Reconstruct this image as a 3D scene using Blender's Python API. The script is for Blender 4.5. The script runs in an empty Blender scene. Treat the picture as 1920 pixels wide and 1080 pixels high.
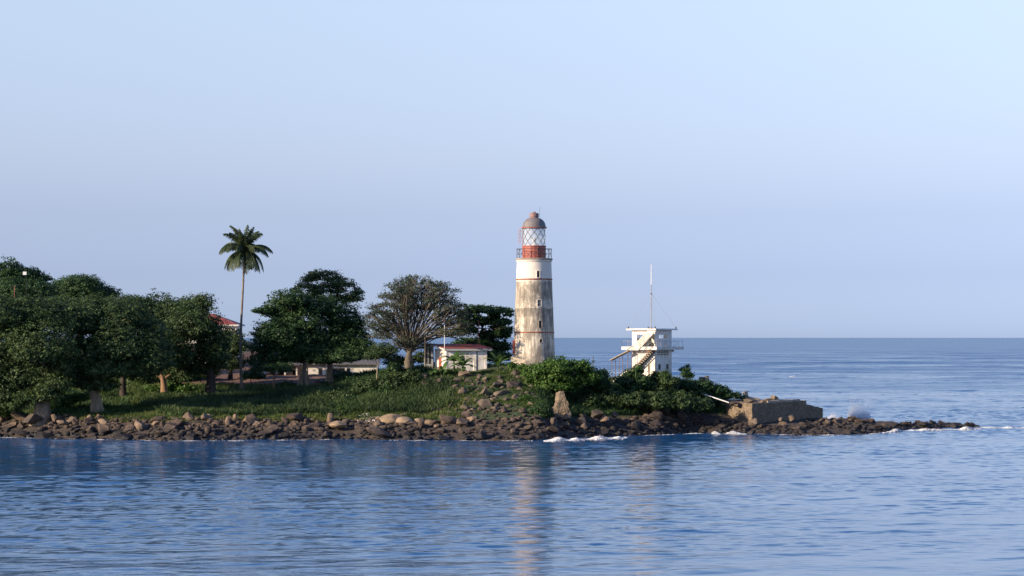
import bpy, bmesh, math, random
import numpy as np
from mathutils import Vector, Matrix, noise
C = bpy.context.scene
COL = C.collection
R = math.radians
PI = math.pi
rng = np.random.default_rng(7)
random.seed(7)

# ------------------------------------------------------------------ camera
F, HC, HY = 4200.0, 14.0, 633.0           # focal length in photo pixels, camera height (m), horizon row
cd = bpy.data.cameras.new('camera'); cam = bpy.data.objects.new('camera', cd); COL.objects.link(cam)
cam.location = (0, 0, HC); cam.rotation_euler = (PI/2, 0, 0)
cd.sensor_width = 36; cd.lens = F/1920*36; cd.shift_y = (HY-540)/1920
cd.clip_start = 1; cd.clip_end = 200000
C.camera = cam
# ------------------------------------------------------------------ sun and sky
SUN_EL, SUN_AZ = 20.0, -115.0              # azimuth clockwise from +Y
w = bpy.data.worlds.new('World'); C.world = w; w.use_nodes = True
nt = w.node_tree; nt.nodes.clear()
wo = nt.nodes.new('ShaderNodeOutputWorld'); bg = nt.nodes.new('ShaderNodeBackground')
sky = nt.nodes.new('ShaderNodeTexSky'); sky.sky_type = 'NISHITA'; sky.sun_disc = False
sky.sun_elevation = R(SUN_EL); sky.sun_rotation = R(SUN_AZ); sky.air_density = 1.0; sky.dust_density = 0.4; sky.ozone_density = 2.0
tc = nt.nodes.new('ShaderNodeTexCoord'); sx = nt.nodes.new('ShaderNodeSeparateXYZ')
mr = nt.nodes.new('ShaderNodeMapRange'); mr.inputs[1].default_value = -0.02; mr.inputs[2].default_value = 0.5
cr = nt.nodes.new('ShaderNodeValToRGB')
mul = nt.nodes.new('ShaderNodeMix'); mul.data_type = 'RGBA'; mul.blend_type = 'MULTIPLY'; mul.inputs[0].default_value = 1
nt.links.new(tc.outputs['Generated'], sx.inputs[0]); nt.links.new(sx.outputs[2], mr.inputs[0]); nt.links.new(mr.outputs[0], cr.inputs[0])
els = cr.color_ramp.elements
def stop(z, c):
    p = (z+0.02)/0.52
    e = els.new(p); e.color = (*c, 1)
els[0].position = 0.0; els[0].color = (0.59, 0.80, 1.68, 1)
els[1].position = 1.0; els[1].color = (.5, .75, 1.25, 1)
stop(0.005, (0.60, 0.81, 1.70)); stop(0.028, (0.59, 0.70, 1.36)); stop(0.055, (0.73, 0.745, 1.18)); stop(0.0815, (1.0, 0.905, 1.18)); stop(0.147, (1.56, 1.29, 1.34)); stop(0.26, (1.45, 1.33, 1.42)); stop(0.40, (1.0, 1.12, 1.45))
nt.links.new(sky.outputs[0], mul.inputs[6]); nt.links.new(cr.outputs[0], mul.inputs[7])
nt.links.new(mul.outputs[2], bg.inputs[0]); bg.inputs[1].default_value = 0.087
nt.links.new(bg.outputs[0], wo.inputs[0])
sd = bpy.data.lights.new('sun', 'SUN'); so = bpy.data.objects.new('sun', sd); COL.objects.link(so)
sd.energy = 4.8; sd.angle = R(0.5); sd.color = (1.0, 0.80, 0.58)
sv = Vector((math.sin(R(SUN_AZ))*math.cos(R(SUN_EL)), math.cos(R(SUN_AZ))*math.cos(R(SUN_EL)), math.sin(R(SUN_EL))))
so.rotation_euler = (-sv).to_track_quat('-Z', 'Y').to_euler(); so.location = sv*100
vs = C.view_settings; vs.view_transform = 'Standard'; vs.look = 'None'; vs.gamma = 1; vs.exposure = 0.75
C.cycles.use_denoising = True
C.cycles.max_bounces = 10; C.cycles.transparent_max_bounces = 48

# ------------------------------------------------------------------ helpers
def P(px, py, D):
    return Vector(((px-960)*D/F, D, HC-(py-HY)*D/F))
def tag(o, label=None, cat=None, group=None, kind=None):
    if label: o['label'] = label
    if cat: o['category'] = cat
    if group: o['group'] = group
    if kind: o['kind'] = kind
    return o
def empty(name, loc, rz=0):
    o = bpy.data.objects.new(name, None); COL.objects.link(o); o.location = loc; o.rotation_euler = (0, 0, rz)
    o.empty_display_size = .5
    return o
def mesh_np(name, V, Fq, mat, parent=None, smooth=False, attr=None, loc=None, matidx=None):
    """V (n,3), Fq (m,k) with one k per call"""
    V = np.asarray(V, np.float32); Fq = np.asarray(Fq, np.int32)
    me = bpy.data.meshes.new(name); k = Fq.shape[1]
    if parent is not None:
        V = V - np.array(parent.location[:], np.float32) if parent.type == 'EMPTY' and parent.get('_w', 1) and loc is None else V
    elif loc is not None: V = V - np.array(loc[:], np.float32)
    me.vertices.add(len(V)); me.vertices.foreach_set('co', V.ravel())
    me.loops.add(Fq.size); me.loops.foreach_set('vertex_index', Fq.ravel())
    me.polygons.add(len(Fq)); me.polygons.foreach_set('loop_start', np.arange(0, Fq.size, k, dtype=np.int32))
    if smooth: me.polygons.foreach_set('use_smooth', np.ones(len(Fq), bool))
    me.update(calc_edges=True)
    if attr is not None:
        a = me.attributes.new('v', 'FLOAT', 'FACE'); a.data.foreach_set('value', np.asarray(attr, np.float32))
    me.materials.append(mat)
    o = bpy.data.objects.new(name, me); COL.objects.link(o)
    if loc is not None: o.location = loc
    if parent is not None: o.parent = parent
    return o
class MB:
    """collects boxes, tubes and lathes in local or world coordinates"""
    def __init__(s): s.v = []; s.f = []
    def add(s, vs, fs):
        b = len(s.v); s.v += [tuple(v) for v in vs]; s.f += [tuple(i+b for i in f) for f in fs]; return s
    def box(s, x0, x1, y0, y1, z0, z1, M=None):
        vs = [Vector(p) for p in ((x0,y0,z0),(x1,y0,z0),(x1,y1,z0),(x0,y1,z0),(x0,y0,z1),(x1,y0,z1),(x1,y1,z1),(x0,y1,z1))]
        if M: vs = [M @ v for v in vs]
        return s.add(vs, [(0,3,2,1),(4,5,6,7),(0,1,5,4),(1,2,6,5),(2,3,7,6),(3,0,4,7)])
    def prism(s, poly, z0, z1):
        n = len(poly)
        z0 = z0 if hasattr(z0, '__len__') else [z0]*n; z1 = z1 if hasattr(z1, '__len__') else [z1]*n
        vs = [(p[0], p[1], z0[i]) for i, p in enumerate(poly)]+[(p[0], p[1], z1[i]) for i, p in enumerate(poly)]
        return s.add(vs, [tuple(range(n))[::-1], tuple(range(n, 2*n))]+[(i, (i+1)%n, n+(i+1)%n, n+i) for i in range(n)])
    def tube(s, pts, rs, n=6, cap=True):
        pts = [Vector(p) for p in pts]
        if not hasattr(rs, '__len__'): rs = [rs]*len(pts)
        vs = []; fs = []
        for i, p in enumerate(pts):
            d = (pts[min(i+1, len(pts)-1)]-pts[max(i-1, 0)])
            d = d.normalized() if d.length > 1e-9 else Vector((0,0,1))
            a = d.cross(Vector((0.1, 0.95, 0.05))).normalized()
            if a.length < .5: a = d.cross(Vector((1, 0, 0))).normalized()
            b = d.cross(a)
            for k in range(n):
                t = 2*PI*k/n; vs.append(p+(a*math.cos(t)+b*math.sin(t))*rs[i])
        for i in range(len(pts)-1):
            for k in range(n):
                fs.append((i*n+k, i*n+(k+1)%n, (i+1)*n+(k+1)%n, (i+1)*n+k))
        if cap: fs += [tuple(range(n))[::-1], tuple(range((len(pts)-1)*n, len(pts)*n))]
        return s.add(vs, fs)
    def lathe(s, prof, n=64, c=(0, 0)):
        vs = []; fs = []
        for r, z in prof:
            for k in range(n):
                t = 2*PI*k/n; vs.append((c[0]+r*math.cos(t), c[1]+r*math.sin(t), z))
        for i in range(len(prof)-1):
            for k in range(n): fs.append((i*n+k, i*n+(k+1)%n, (i+1)*n+(k+1)%n, (i+1)*n+k))
        fs += [tuple(range(n))[::-1], tuple(range((len(prof)-1)*n, len(prof)*n))]
        return s.add(vs, fs)
    def ball(s, c, r, n=6, m=4):
        c = Vector(c); r = r if hasattr(r, '__len__') else (r, r, r)
        pr = []
        for i in range(1, m):
            t = PI*i/m
            for k in range(n):
                a = 2*PI*k/n; pr.append(c+Vector((r[0]*math.sin(t)*math.cos(a), r[1]*math.sin(t)*math.sin(a), -r[2]*math.cos(t))))
        pr += [c-Vector((0, 0, r[2])), c+Vector((0, 0, r[2]))]; L = len(pr)
        fs = [(i*n+k, i*n+(k+1)%n, (i+1)*n+(k+1)%n, (i+1)*n+k) for i in range(m-2) for k in range(n)]
        fs += [(L-2, (k+1)%n, k) for k in range(n)]+[(L-1, (m-2)*n+k, (m-2)*n+(k+1)%n) for k in range(n)]
        return s.add(pr, fs)
    def build(s, name, mat, parent=None, smooth=False, local=False, loc=None):
        me = bpy.data.meshes.new(name)
        off = Vector((0,0,0))
        if parent is not None and not local:
            off = parent.location if parent.type == 'EMPTY' else (parent.parent.location if parent.parent else Vector((0,0,0)))
        if loc is not None: off = Vector(loc)
        me.from_pydata([Vector(v)-off for v in s.v], [], s.f); me.update()
        if smooth:
            me.polygons.foreach_set('use_smooth', np.ones(len(me.polygons), bool))
            try: me.set_sharp_from_angle(angle=R(40))
            except Exception: pass
        me.materials.append(mat)
        o = bpy.data.objects.new(name, me); COL.objects.link(o); o.parent = parent
        if loc is not None: o.location = loc
        return o

# ------------------------------------------------------------------ materials
def newmat(name):
    m = bpy.data.materials.new(name); m.use_nodes = True; t = m.node_tree; t.nodes.clear()
    out = t.nodes.new('ShaderNodeOutputMaterial'); p = t.nodes.new('ShaderNodeBsdfPrincipled'); t.links.new(p.outputs[0], out.inputs[0])
    return m, t, p, out
def node(t, typ, **k):
    n = t.nodes.new(typ)
    for a, b in k.items(): setattr(n, a, b)
    return n
def noise_n(t, scale, detail=4, rough=.55, vec=None, dist=0):
    n = node(t, 'ShaderNodeTexNoise'); n.inputs['Scale'].default_value = scale; n.inputs['Detail'].default_value = detail
    n.inputs['Roughness'].default_value = rough; n.inputs['Distortion'].default_value = dist
    if vec is not None: t.links.new(vec, n.inputs['Vector'])
    return n
def ramp(t, fac, stops, interp='LINEAR'):
    r = node(t, 'ShaderNodeValToRGB'); e = r.color_ramp.elements; r.color_ramp.interpolation = interp
    while len(e) > 1: e.remove(e[-1])
    e[0].position = stops[0][0]; c = stops[0][1]; e[0].color = (*c, 1) if hasattr(c, '__len__') else (c, c, c, 1)
    for p, c in stops[1:]:
        x = e.new(p); x.color = (*c, 1) if hasattr(c, '__len__') else (c, c, c, 1)
    t.links.new(fac, r.inputs[0]); return r
def mixc(t, fac, a, b, mode='MIX'):
    m = node(t, 'ShaderNodeMix', data_type='RGBA', blend_type=mode)
    for i, v in ((0, fac), (6, a), (7, b)):
        if hasattr(v, 'is_linked') or isinstance(v, bpy.types.NodeSocket): t.links.new(v, m.inputs[i])
        elif i == 0: m.inputs[0].default_value = v
        else: m.inputs[i].default_value = (*v, 1)
    return m.outputs[2]
def mathn(t, op, a, b=None, clamp=False):
    m = node(t, 'ShaderNodeMath', operation=op); m.use_clamp = clamp
    for i, v in ((0, a), (1, b)):
        if v is None: continue
        if isinstance(v, bpy.types.NodeSocket): t.links.new(v, m.inputs[i])
        else: m.inputs[i].default_value = v
    return m.outputs[0]
def bump(t, p, h, strength=.5, dist=.1):
    b = node(t, 'ShaderNodeBump'); b.inputs['Strength'].default_value = strength; b.inputs['Distance'].default_value = dist
    t.links.new(h, b.inputs['Height']); t.links.new(b.outputs[0], p.inputs['Normal']); return b
def wpos(t):
    g = node(t, 'ShaderNodeNewGeometry'); return g.outputs['Position']
def zof(t, v):
    s = node(t, 'ShaderNodeSeparateXYZ'); t.links.new(v, s.inputs[0]); return s.outputs[2]

def m_plain(name, col, rough=.7, var=.25, scale=2.0, metal=0):
    m, t, p, o = newmat(name); pos = wpos(t)
    n = noise_n(t, scale, 5, .6, pos)
    r = ramp(t, n.outputs[0], [(.3, tuple(c*(1-var) for c in col)), (.7, tuple(min(1, c*(1+var*.6)) for c in col))])
    t.links.new(r.outputs[0], p.inputs['Base Color']); p.inputs['Roughness'].default_value = rough; p.inputs['Metallic'].default_value = metal
    bump(t, p, n.outputs[0], .2, .03)
    return m
def m_leaf(name, dark, light, hi=None, transl=.25):
    m, t, p, out = newmat(name); pos = wpos(t)
    a = node(t, 'ShaderNodeAttribute'); a.attribute_name = 'v'
    n = noise_n(t, .55, 2, .5, pos)
    f = mathn(t, 'ADD', mathn(t, 'MULTIPLY', a.outputs['Fac'], .6), mathn(t, 'MULTIPLY', n.outputs[0], .5))
    r = ramp(t, f, [(.25, dark), (.7, light), (.95, hi or light)])
    t.links.new(r.outputs[0], p.inputs['Base Color']); p.inputs['Roughness'].default_value = .5; p.inputs['Specular IOR Level'].default_value = .2
    tr = node(t, 'ShaderNodeBsdfTranslucent'); t.links.new(r.outputs[0], tr.inputs[0])
    mx = node(t, 'ShaderNodeMixShader'); mx.inputs[0].default_value = transl
    t.links.new(p.outputs[0], mx.inputs[1]); t.links.new(tr.outputs[0], mx.inputs[2]); t.links.new(mx.outputs[0], out.inputs[0])
    return m
def m_bark(name, a, b, scale=1.6):
    m, t, p, o = newmat(name); pos = wpos(t)
    mp = node(t, 'ShaderNodeMapping'); mp.inputs['Scale'].default_value = (1, 1, .35); t.links.new(pos, mp.inputs[0])
    n = noise_n(t, scale, 6, .65, mp.outputs[0]); r = ramp(t, n.outputs[0], [(.35, a), (.65, b)])
    t.links.new(r.outputs[0], p.inputs['Base Color']); p.inputs['Roughness'].default_value = .85
    n2 = noise_n(t, scale*4, 5, .7, mp.outputs[0]); bump(t, p, n2.outputs[0], .8, .12)
    return m
def m_rock(name, dark, mid, light, wet=True):
    m, t, p, o = newmat(name); pos = wpos(t)
    oi = node(t, 'ShaderNodeObjectInfo')
    n = noise_n(t, .8, 6, .65, pos); n3 = noise_n(t, 5, 5, .7, pos)
    f = mathn(t, 'ADD', mathn(t, 'MULTIPLY', n.outputs[0], .6), mathn(t, 'MULTIPLY', n3.outputs[0], .4))
    f = mathn(t, 'ADD', f, mathn(t, 'MULTIPLY', mathn(t, 'SUBTRACT', oi.outputs['Random'], .5), .22))
    r = ramp(t, f, [(.34, dark), (.5, mid), (.68, light)])
    col = r.outputs[0]
    if wet:  # tide line: the weed and water stain below about a metre
        z = mathn(t, 'ADD', zof(t, pos), mathn(t, 'MULTIPLY', mathn(t, 'SUBTRACT', n.outputs[0], .5), 1.6))
        mr = node(t, 'ShaderNodeMapRange'); mr.inputs[1].default_value = .8; mr.inputs[2].default_value = 2.0; t.links.new(z, mr.inputs[0])
        col = mixc(t, mr.outputs[0], (.019, .016, .016), col)
        rr = node(t, 'ShaderNodeMapRange'); rr.inputs[1].default_value = .1; rr.inputs[2].default_value = .9; rr.inputs[3].default_value = .5; rr.inputs[4].default_value = .88
        t.links.new(z, rr.inputs[0]); t.links.new(rr.outputs[0], p.inputs['Roughness'])
    else: p.inputs['Roughness'].default_value = .88
    t.links.new(col, p.inputs['Base Color'])
    bump(t, p, n3.outputs[0], .9, .15)
    return m

M = {}
M['rock'] = m_rock('shore_rock', (.042, .031, .025), (.115, .082, .058), (.25, .18, .122))
M['rock_pale'] = m_rock('pale_rock', (.16, .115, .07), (.27, .195, .12), (.36, .265, .17), wet=False)
M['rock_hill'] = m_rock('hill_rock', (.05, .04, .032), (.11, .085, .062), (.19, .148, .105), wet=False)
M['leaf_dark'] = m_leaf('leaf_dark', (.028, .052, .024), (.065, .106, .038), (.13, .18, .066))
M['leaf_mid'] = m_leaf('leaf_mid', (.020, .046, .020), (.048, .10, .036), (.11, .175, .062))
M['leaf_bright'] = m_leaf('leaf_bright', (.03, .07, .015), (.08, .16, .035), (.17, .25, .06), .3)
M['leaf_olive'] = m_leaf('leaf_olive', (.03, .046, .03), (.07, .098, .06), (.13, .155, .10))
M['leaf_palm'] = m_leaf('leaf_palm', (.04, .062, .032), (.105, .14, .06), (.24, .225, .11), .35)
M['leaf_banana'] = m_leaf('leaf_banana', (.04, .09, .02), (.10, .18, .05), (.22, .30, .10), .35)
M['grass'] = m_leaf('grass_blades', (.03, .062, .015), (.085, .13, .034), (.22, .21, .08), .3)
M['dry'] = m_leaf('dry_stems', (.08, .06, .03), (.16, .12, .06), (.25, .2, .11), .2)
M['bark'] = m_bark('bark_shade_brown', (.022, .017, .014), (.06, .045, .033))  # brown darkened to carry the tree shade on the trunks
M['bark_pale'] = m_bark('bark_pale', (.16, .12, .08), (.36, .29, .20))
M['bark_grey'] = m_bark('bark_grey', (.10, .085, .065), (.24, .20, .15))
M['bark_red'] = m_bark('bark_red', (.12, .065, .035), (.28, .17, .09))
m, t, p, o = newmat('weathered_white_paint'); pos = wpos(t)
mp = node(t, 'ShaderNodeMapping'); mp.inputs['Scale'].default_value = (1.6, 1.6, .28); t.links.new(pos, mp.inputs[0])
n1 = noise_n(t, 1.3, 8, .75, mp.outputs[0]); n2 = noise_n(t, .7, 6, .7, pos)
f = mathn(t, 'ADD', mathn(t, 'MULTIPLY', n1.outputs[0], .55), mathn(t, 'MULTIPLY', n2.outputs[0], .45))
r = ramp(t, f, [(.44, (.74, .71, .66)), (.55, (.60, .56, .49)), (.63, (.38, .30, .21))]); t.links.new(r.outputs[0], p.inputs['Base Color']); p.inputs['Roughness'].default_value = .75
M['white'] = m
M['greywall'] = m_plain('grey_wall', (.36, .37, .37), .8, .25, .8)
M['concrete'] = m_plain('concrete', (.34, .30, .24), .9, .35, 1.2)
M['darkhole'] = m_plain('dark_opening', (.02, .02, .022), .6, .2)
M['redroof'] = m_plain('red_roof', (.25, .065, .052), .6, .3, 1.3)
M['redpaint'] = m_plain('red_paint', (.34, .09, .065), .6, .35, 3)
M['darkmetal'] = m_plain('dark_metal', (.07, .06, .055), .6, .3, 3)
M['greymetal'] = m_plain('grey_metal', (.30, .30, .30), .5, .2, 3)
M['whitemetal'] = m_plain('white_metal', (.78, .78, .76), .45, .08, 3)
M['wood'] = m_plain('weathered_wood', (.16, .12, .085), .8, .3, 2)
M['foam'] = m_plain('foam', (.86, .88, .90), .7, .04, 6)
m, t, p, out = newmat('spray'); p.inputs['Base Color'].default_value = (.9, .92, .94, 1); p.inputs['Roughness'].default_value = .4
tr = node(t, 'ShaderNodeBsdfTranslucent'); tr.inputs[0].default_value = (.95, .96, .97, 1); mx = node(t, 'ShaderNodeMixShader'); mx.inputs[0].default_value = .55
t.links.new(p.outputs[0], mx.inputs[1]); t.links.new(tr.outputs[0], mx.inputs[2]); t.links.new(mx.outputs[0], out.inputs[0]); M['spray'] = m
M['mist'] = m.copy(); t = M['mist'].node_tree; o_ = [q for q in t.nodes if q.type == 'OUTPUT_MATERIAL'][0]; mx_ = [q for q in t.nodes if q.type == 'MIX_SHADER'][0]
tp0 = t.nodes.new('ShaderNodeBsdfTransparent'); m3 = t.nodes.new('ShaderNodeMixShader'); m3.inputs[0].default_value = .35; t.links.new(tp0.outputs[0], m3.inputs[1]); t.links.new(mx_.outputs[0], m3.inputs[2]); t.links.new(m3.outputs[0], o_.inputs[0])   # droplets and air: mostly see-through
M['rust'] = m_plain('rusty_steps', (.26, .13, .07), .85, .4, 2.5)

# ------------------------------------------------------------------ terrain
WL = np.array([(-700,316),(0,316),(160,310),(320,305),(640,309),(800,306),(960,305),(1010,306),(1100,315),(1200,321),(1300,330),(1400,327),(1500,323),(1600,323),(1660,330),(1700,341),(1780,346),(1850,350),(2300,350)], float)
DS = np.array([-25,-6,-1,2,5,9,13,20,28,38,50,62,80,110,160,260,420], float)
PROF = {
 -700:[-4,-2,-.4,.6,1.3,2.3,2.8,3.3,3.9,4.7,5.7,6.4,7.6,9,11,13,13],
 250:[-4,-2,-.4,.6,1.3,2.3,2.8,3.3,3.9,4.7,5.7,6.4,7.6,9,11,13,13],
 450:[-4,-2,-.4,.6,1.4,2.3,2.7,3.4,4.4,5.5,6.8,7.4,8,9,11,13,13],
 620:[-4,-2,-.4,.6,1.4,2.2,2.7,3.9,5.4,6.7,7.3,7.6,8,8.5,8,4,-4],
 730:[-4,-2,-.4,.6,1.4,2.2,3.0,4.7,6.9,8.3,8.8,8.6,7.5,4,-2,-4,-4],
 850:[-4,-2,-.4,.7,1.5,2.5,3.6,5.8,8.2,9.2,9.6,9.4,6,-1,-4,-4,-4],
 1000:[-4,-2,-.4,.8,1.7,2.8,3.9,6.0,8.3,9.9,10,6,-1,-3,-4,-4,-4],
 1090:[-4,-2,-.4,.8,1.5,2.3,3.6,5.7,7.3,7.4,3,-1,-3,-4,-4,-4,-4],
 1200:[-4,-2,-.4,.9,1.7,2.6,4.6,7.0,7.5,5,0,-3,-4,-4,-4,-4,-4],
 1300:[-4,-2,-.4,.9,1.8,3.6,5.4,5.8,3.6,-1,-3,-4,-4,-4,-4,-4,-4],
 1345:[-4,-2,-.4,.8,1.5,2.4,4.0,4.6,2.8,-1,-3,-4,-4,-4,-4,-4,-4],
 1410:[-4,-2,-.4,.6,1.1,1.5,1.6,1.8,1.6,-1,-3,-4,-4,-4,-4,-4,-4],
 1500:[-4,-2,-.4,.5,.8,1.0,1.2,1.3,1.2,-1,-3,-4,-4,-4,-4,-4,-4],
 1600:[-4,-2,-.4,.4,.7,.9,1.1,1.2,1.2,-.8,-3,-4,-4,-4,-4,-4,-4],
 1660:[-4,-2,-.4,.4,.6,.8,.9,1.0,-.6,-2,-3,-4,-4,-4,-4,-4,-4],
 1740:[-4,-1.5,-.3,.5,.6,-.3,-1,-2,-3,-3,-3,-4,-4,-4,-4,-4,-4],
 1810:[-4,-1.5,-.3,.25,.2,-.5,-1,-2,-3,-3,-3,-4,-4,-4,-4,-4,-4],
 1870:[-4,-2.5,-1.5,-1,-1,-1.5,-2,-3,-3,-3,-3,-4,-4,-4,-4,-4,-4],
 2300:[-5]*17}
PK = np.array(sorted(PROF)); PV = np.array([PROF[k] for k in PK])
def fbm(x, y, s=1.0, seed=0.0):
    v = 0; a = 1
    for i in range(4):
        k = s*(1.9**i)
        v = v+a*np.sin(x*k*1.0+y*k*.63+seed+i*2.1+1.3*np.sin(y*k*.71-x*k*.31+i*1.7+seed))*np.cos(y*k*1.1-x*k*.47+i*.9+seed)
        a *= .52
    return v/1.6
def zt(x, y, rough=True):
    x = np.asarray(x, float); y = np.asarray(y, float)
    px = x/y*F+960; d = y-np.interp(px, WL[:, 0], WL[:, 1])
    d = d+fbm(px/12, px*0+1, .22)*1.1*(px > -600)
    i = np.clip(np.searchsorted(PK, px)-1, 0, len(PK)-2)
    t = np.clip((px-PK[i])/(PK[i+1]-PK[i]), 0, 1); t = t*t*(3-2*t)
    j = np.clip(np.searchsorted(DS, d)-1, 0, len(DS)-2)
    u = np.clip((d-DS[j])/(DS[j+1]-DS[j]), 0, 1)
    z = (PV[i, j]*(1-u)+PV[i, j+1]*u)*(1-t)+(PV[i+1, j]*(1-u)+PV[i+1, j+1]*u)*t
    if rough: z = z+.22*fbm(x, y, .5)+.10*fbm(x, y, 1.7, 3)
    return z
gx = np.arange(-130, 85, .45); gy = np.concatenate([np.arange(296, 372, .45), np.arange(372, 420, 1.2), np.arange(420, 760, 6)])
X, Y = np.meshgrid(gx, gy); Z = zt(X, Y); nx, ny = len(gx), len(gy)
V = np.stack([X.ravel(), Y.ravel(), Z.ravel()], 1)
ii = (np.arange(ny-1)[:, None]*nx+np.arange(nx-1)[None]).ravel()
Fq = np.stack([ii, ii+1, ii+nx+1, ii+nx], 1)
keep = (Z.ravel()[Fq] > -2.5).any(1)
m, t, p, o = newmat('ground_soil_and_rock'); pos = wpos(t)
n1 = noise_n(t, .25, 5, .6, pos); n2 = noise_n(t, 2.5, 6, .7, pos); n3 = noise_n(t, .9, 4, .6, pos)
green = ramp(t, n2.outputs[0], [(.3, (.020, .034, .012)), (.6, (.05, .075, .022)), (.8, (.10, .11, .04))])
soil = ramp(t, n2.outputs[0], [(.3, (.10, .05, .03)), (.7, (.20, .11, .07))])
rock = ramp(t, n2.outputs[0], [(.3, (.03, .024, .02)), (.7, (.10, .075, .055))])
sxyz = node(t, 'ShaderNodeSeparateXYZ'); t.links.new(pos, sxyz.inputs[0])
zz = mathn(t, 'ADD', sxyz.outputs[2], mathn(t, 'MULTIPLY', mathn(t, 'SUBTRACT', n1.outputs[0], .5), 1.2))
f = node(t, 'ShaderNodeMapRange'); f.inputs[1].default_value = 2.2; f.inputs[2].default_value = 2.7; t.links.new(zz, f.inputs[0])
# the bare red earth yard behind the palm
yx = node(t, 'ShaderNodeMapRange'); yx.inputs[1].default_value = -58; yx.inputs[2].default_value = -54; t.links.new(sxyz.outputs[0], yx.inputs[0])
yx2 = node(t, 'ShaderNodeMapRange'); yx2.inputs[1].default_value = -31; yx2.inputs[2].default_value = -27; yx2.inputs[3].default_value = 1; yx2.inputs[4].default_value = 0; t.links.new(sxyz.outputs[0], yx2.inputs[0])
yy = node(t, 'ShaderNodeMapRange'); yy.inputs[1].default_value = 6.3; yy.inputs[2].default_value = 6.6; t.links.new(zz, yy.inputs[0])
yard = mathn(t, 'MULTIPLY', mathn(t, 'MULTIPLY', yx.outputs[0], yx2.outputs[0]), yy.outputs[0])
c = mixc(t, f.outputs[0], rock.outputs[0], green.outputs[0]); c = mixc(t, yard, c, soil.outputs[0])
t.links.new(c, p.inputs['Base Color']); p.inputs['Roughness'].default_value = .95; bump(t, p, n2.outputs[0], 1, .3)
g = mesh_np('ground', V, Fq[keep], m, smooth=True); tag(g, 'grassy rocky headland ground rising from the water', 'ground', kind='structure')
seabed_mat = m_plain('seabed', (.03, .05, .06), .9)
# ------------------------------------------------------------------ water
WR = np.random.default_rng(11)
WAVES = []
for lam in list(np.geomspace(.85, 2.2, 26))+list(np.geomspace(2.4, 9, 18)):
    th = PI/2+WR.normal()*.42+.12; k = 2*PI/lam
    sl = .016 if lam < 2.3 else .009
    WAVES.append((k*math.cos(th), k*math.sin(th), sl/k*1.41, WR.uniform(0, 6.28), lam))
FARW = []
for lam in np.geomspace(14, 75, 22):
    th = PI/2+WR.normal()*.5+.15; k = 2*PI/lam; FARW.append((k*math.cos(th), k*math.sin(th), .0085/k*1.41, WR.uniform(0, 6.28)))
def chop(x, y):
    z = 0
    for kx, ky, a, ph in FARW: z = z+a*np.sin(kx*x+ky*y+ph)
    return z*np.clip((y-400)/200, 0, 1)
def swell(x, y):
    z = 0
    pat = np.clip(.62+.55*fbm(x*.35, y, .045, 3)+.25*fbm(x*.5, y, .17, 7), .12, 1.35)
    for kx, ky, a, ph, lam in WAVES:
        z = z+(a*np.sin(kx*x+ky*y+ph))*(pat if lam < 2.3 else .75+.25*pat)
    return z
def bigswell(x, y):   # the long low rollers out at sea
    lx = x+.2*y
    s = .9*np.exp(-((y-800-35*np.sin(x*.011+1)-18*np.sin(x*.031))/9)**2)*(.6+.4*np.sin(x*.03+.5))
    s += .55*np.exp(-((y-735-25*np.sin(x*.017+3))/8)**2)*(.5+.5*np.sin(x*.023+2))
    s += .6*np.exp(-((y-960-30*np.sin(x*.013+2))/12)**2)*(.5+.5*np.sin(x*.019+4))
    return s*np.clip((x-0)/60, 0, 1)
wy = [60.0]
while wy[-1] < 120000:
    y = wy[-1]; wy.append(y+(.26 if y < 420 else .26+(y-420)*.005 if y < 3000 else y*.02))
    if 95 > y: wy[-1] = y+1.5
wy = np.array(wy); tx = np.concatenate([np.linspace(-1.6, -.27, 14), np.linspace(-.262, .262, 700), np.linspace(.27, 1.6, 14)])
Yw, Tw = np.meshgrid(wy, tx, indexing='ij'); Xw = Tw*np.minimum(Yw, 120000)
fade = np.clip((3000-Yw)/1800, 0, 1)*(np.abs(Tw) < .3)
Zw = (swell(Xw, Yw)*(1+.5*np.clip((Yw-325)/50, 0, 1))+bigswell(Xw, Yw)+chop(Xw, Yw))*fade
ny, nx = Yw.shape
V = np.stack([Xw.ravel(), Yw.ravel(), Zw.ravel()], 1)
ii = (np.arange(ny-1)[:, None]*nx+np.arange(nx-1)[None]).ravel()
m, t, p, o = newmat('sea_water'); pos = wpos(t)
cdn = node(t, 'ShaderNodeCameraData')
mp = node(t, 'ShaderNodeMapping'); mp.inputs['Scale'].default_value = (.45, 1.2, 1); mp.inputs['Rotation'].default_value = (0, 0, .12); t.links.new(pos, mp.inputs[0])
a1 = noise_n(t, 1.4, 3, .5, mp.outputs[0], .6); a2 = noise_n(t, .32, 3, .5, mp.outputs[0], .4); a3 = noise_n(t, .05, 4, .6, mp.outputs[0])
h = mathn(t, 'ADD', mathn(t, 'MULTIPLY', a1.outputs[0], .35), mathn(t, 'MULTIPLY', a2.outputs[0], 1.3))
b = bump(t, p, h, 1.0, .12)
calm = ramp(t, a3.outputs[0], [(.35, .3), (.65, 1.0)])
t.links.new(calm.outputs[0], b.inputs['Strength'])
p.inputs['Base Color'].default_value = (.012, .08, .215, 1); p.inputs['IOR'].default_value = 1.33
ln = node(t, 'ShaderNodeVectorMath', operation='LENGTH'); t.links.new(pos, ln.inputs[0])
rg = node(t, 'ShaderNodeMapRange'); rg.inputs[1].default_value = 300; rg.inputs[2].default_value = 1100; rg.inputs[3].default_value = .09; rg.inputs[4].default_value = .30
mpf = node(t, 'ShaderNodeMapping'); mpf.inputs['Scale'].default_value = (.006, .022, 1); t.links.new(pos, mpf.inputs[0]); nfar = noise_n(t, 1.0, 4, .6, mpf.outputs[0])
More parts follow.
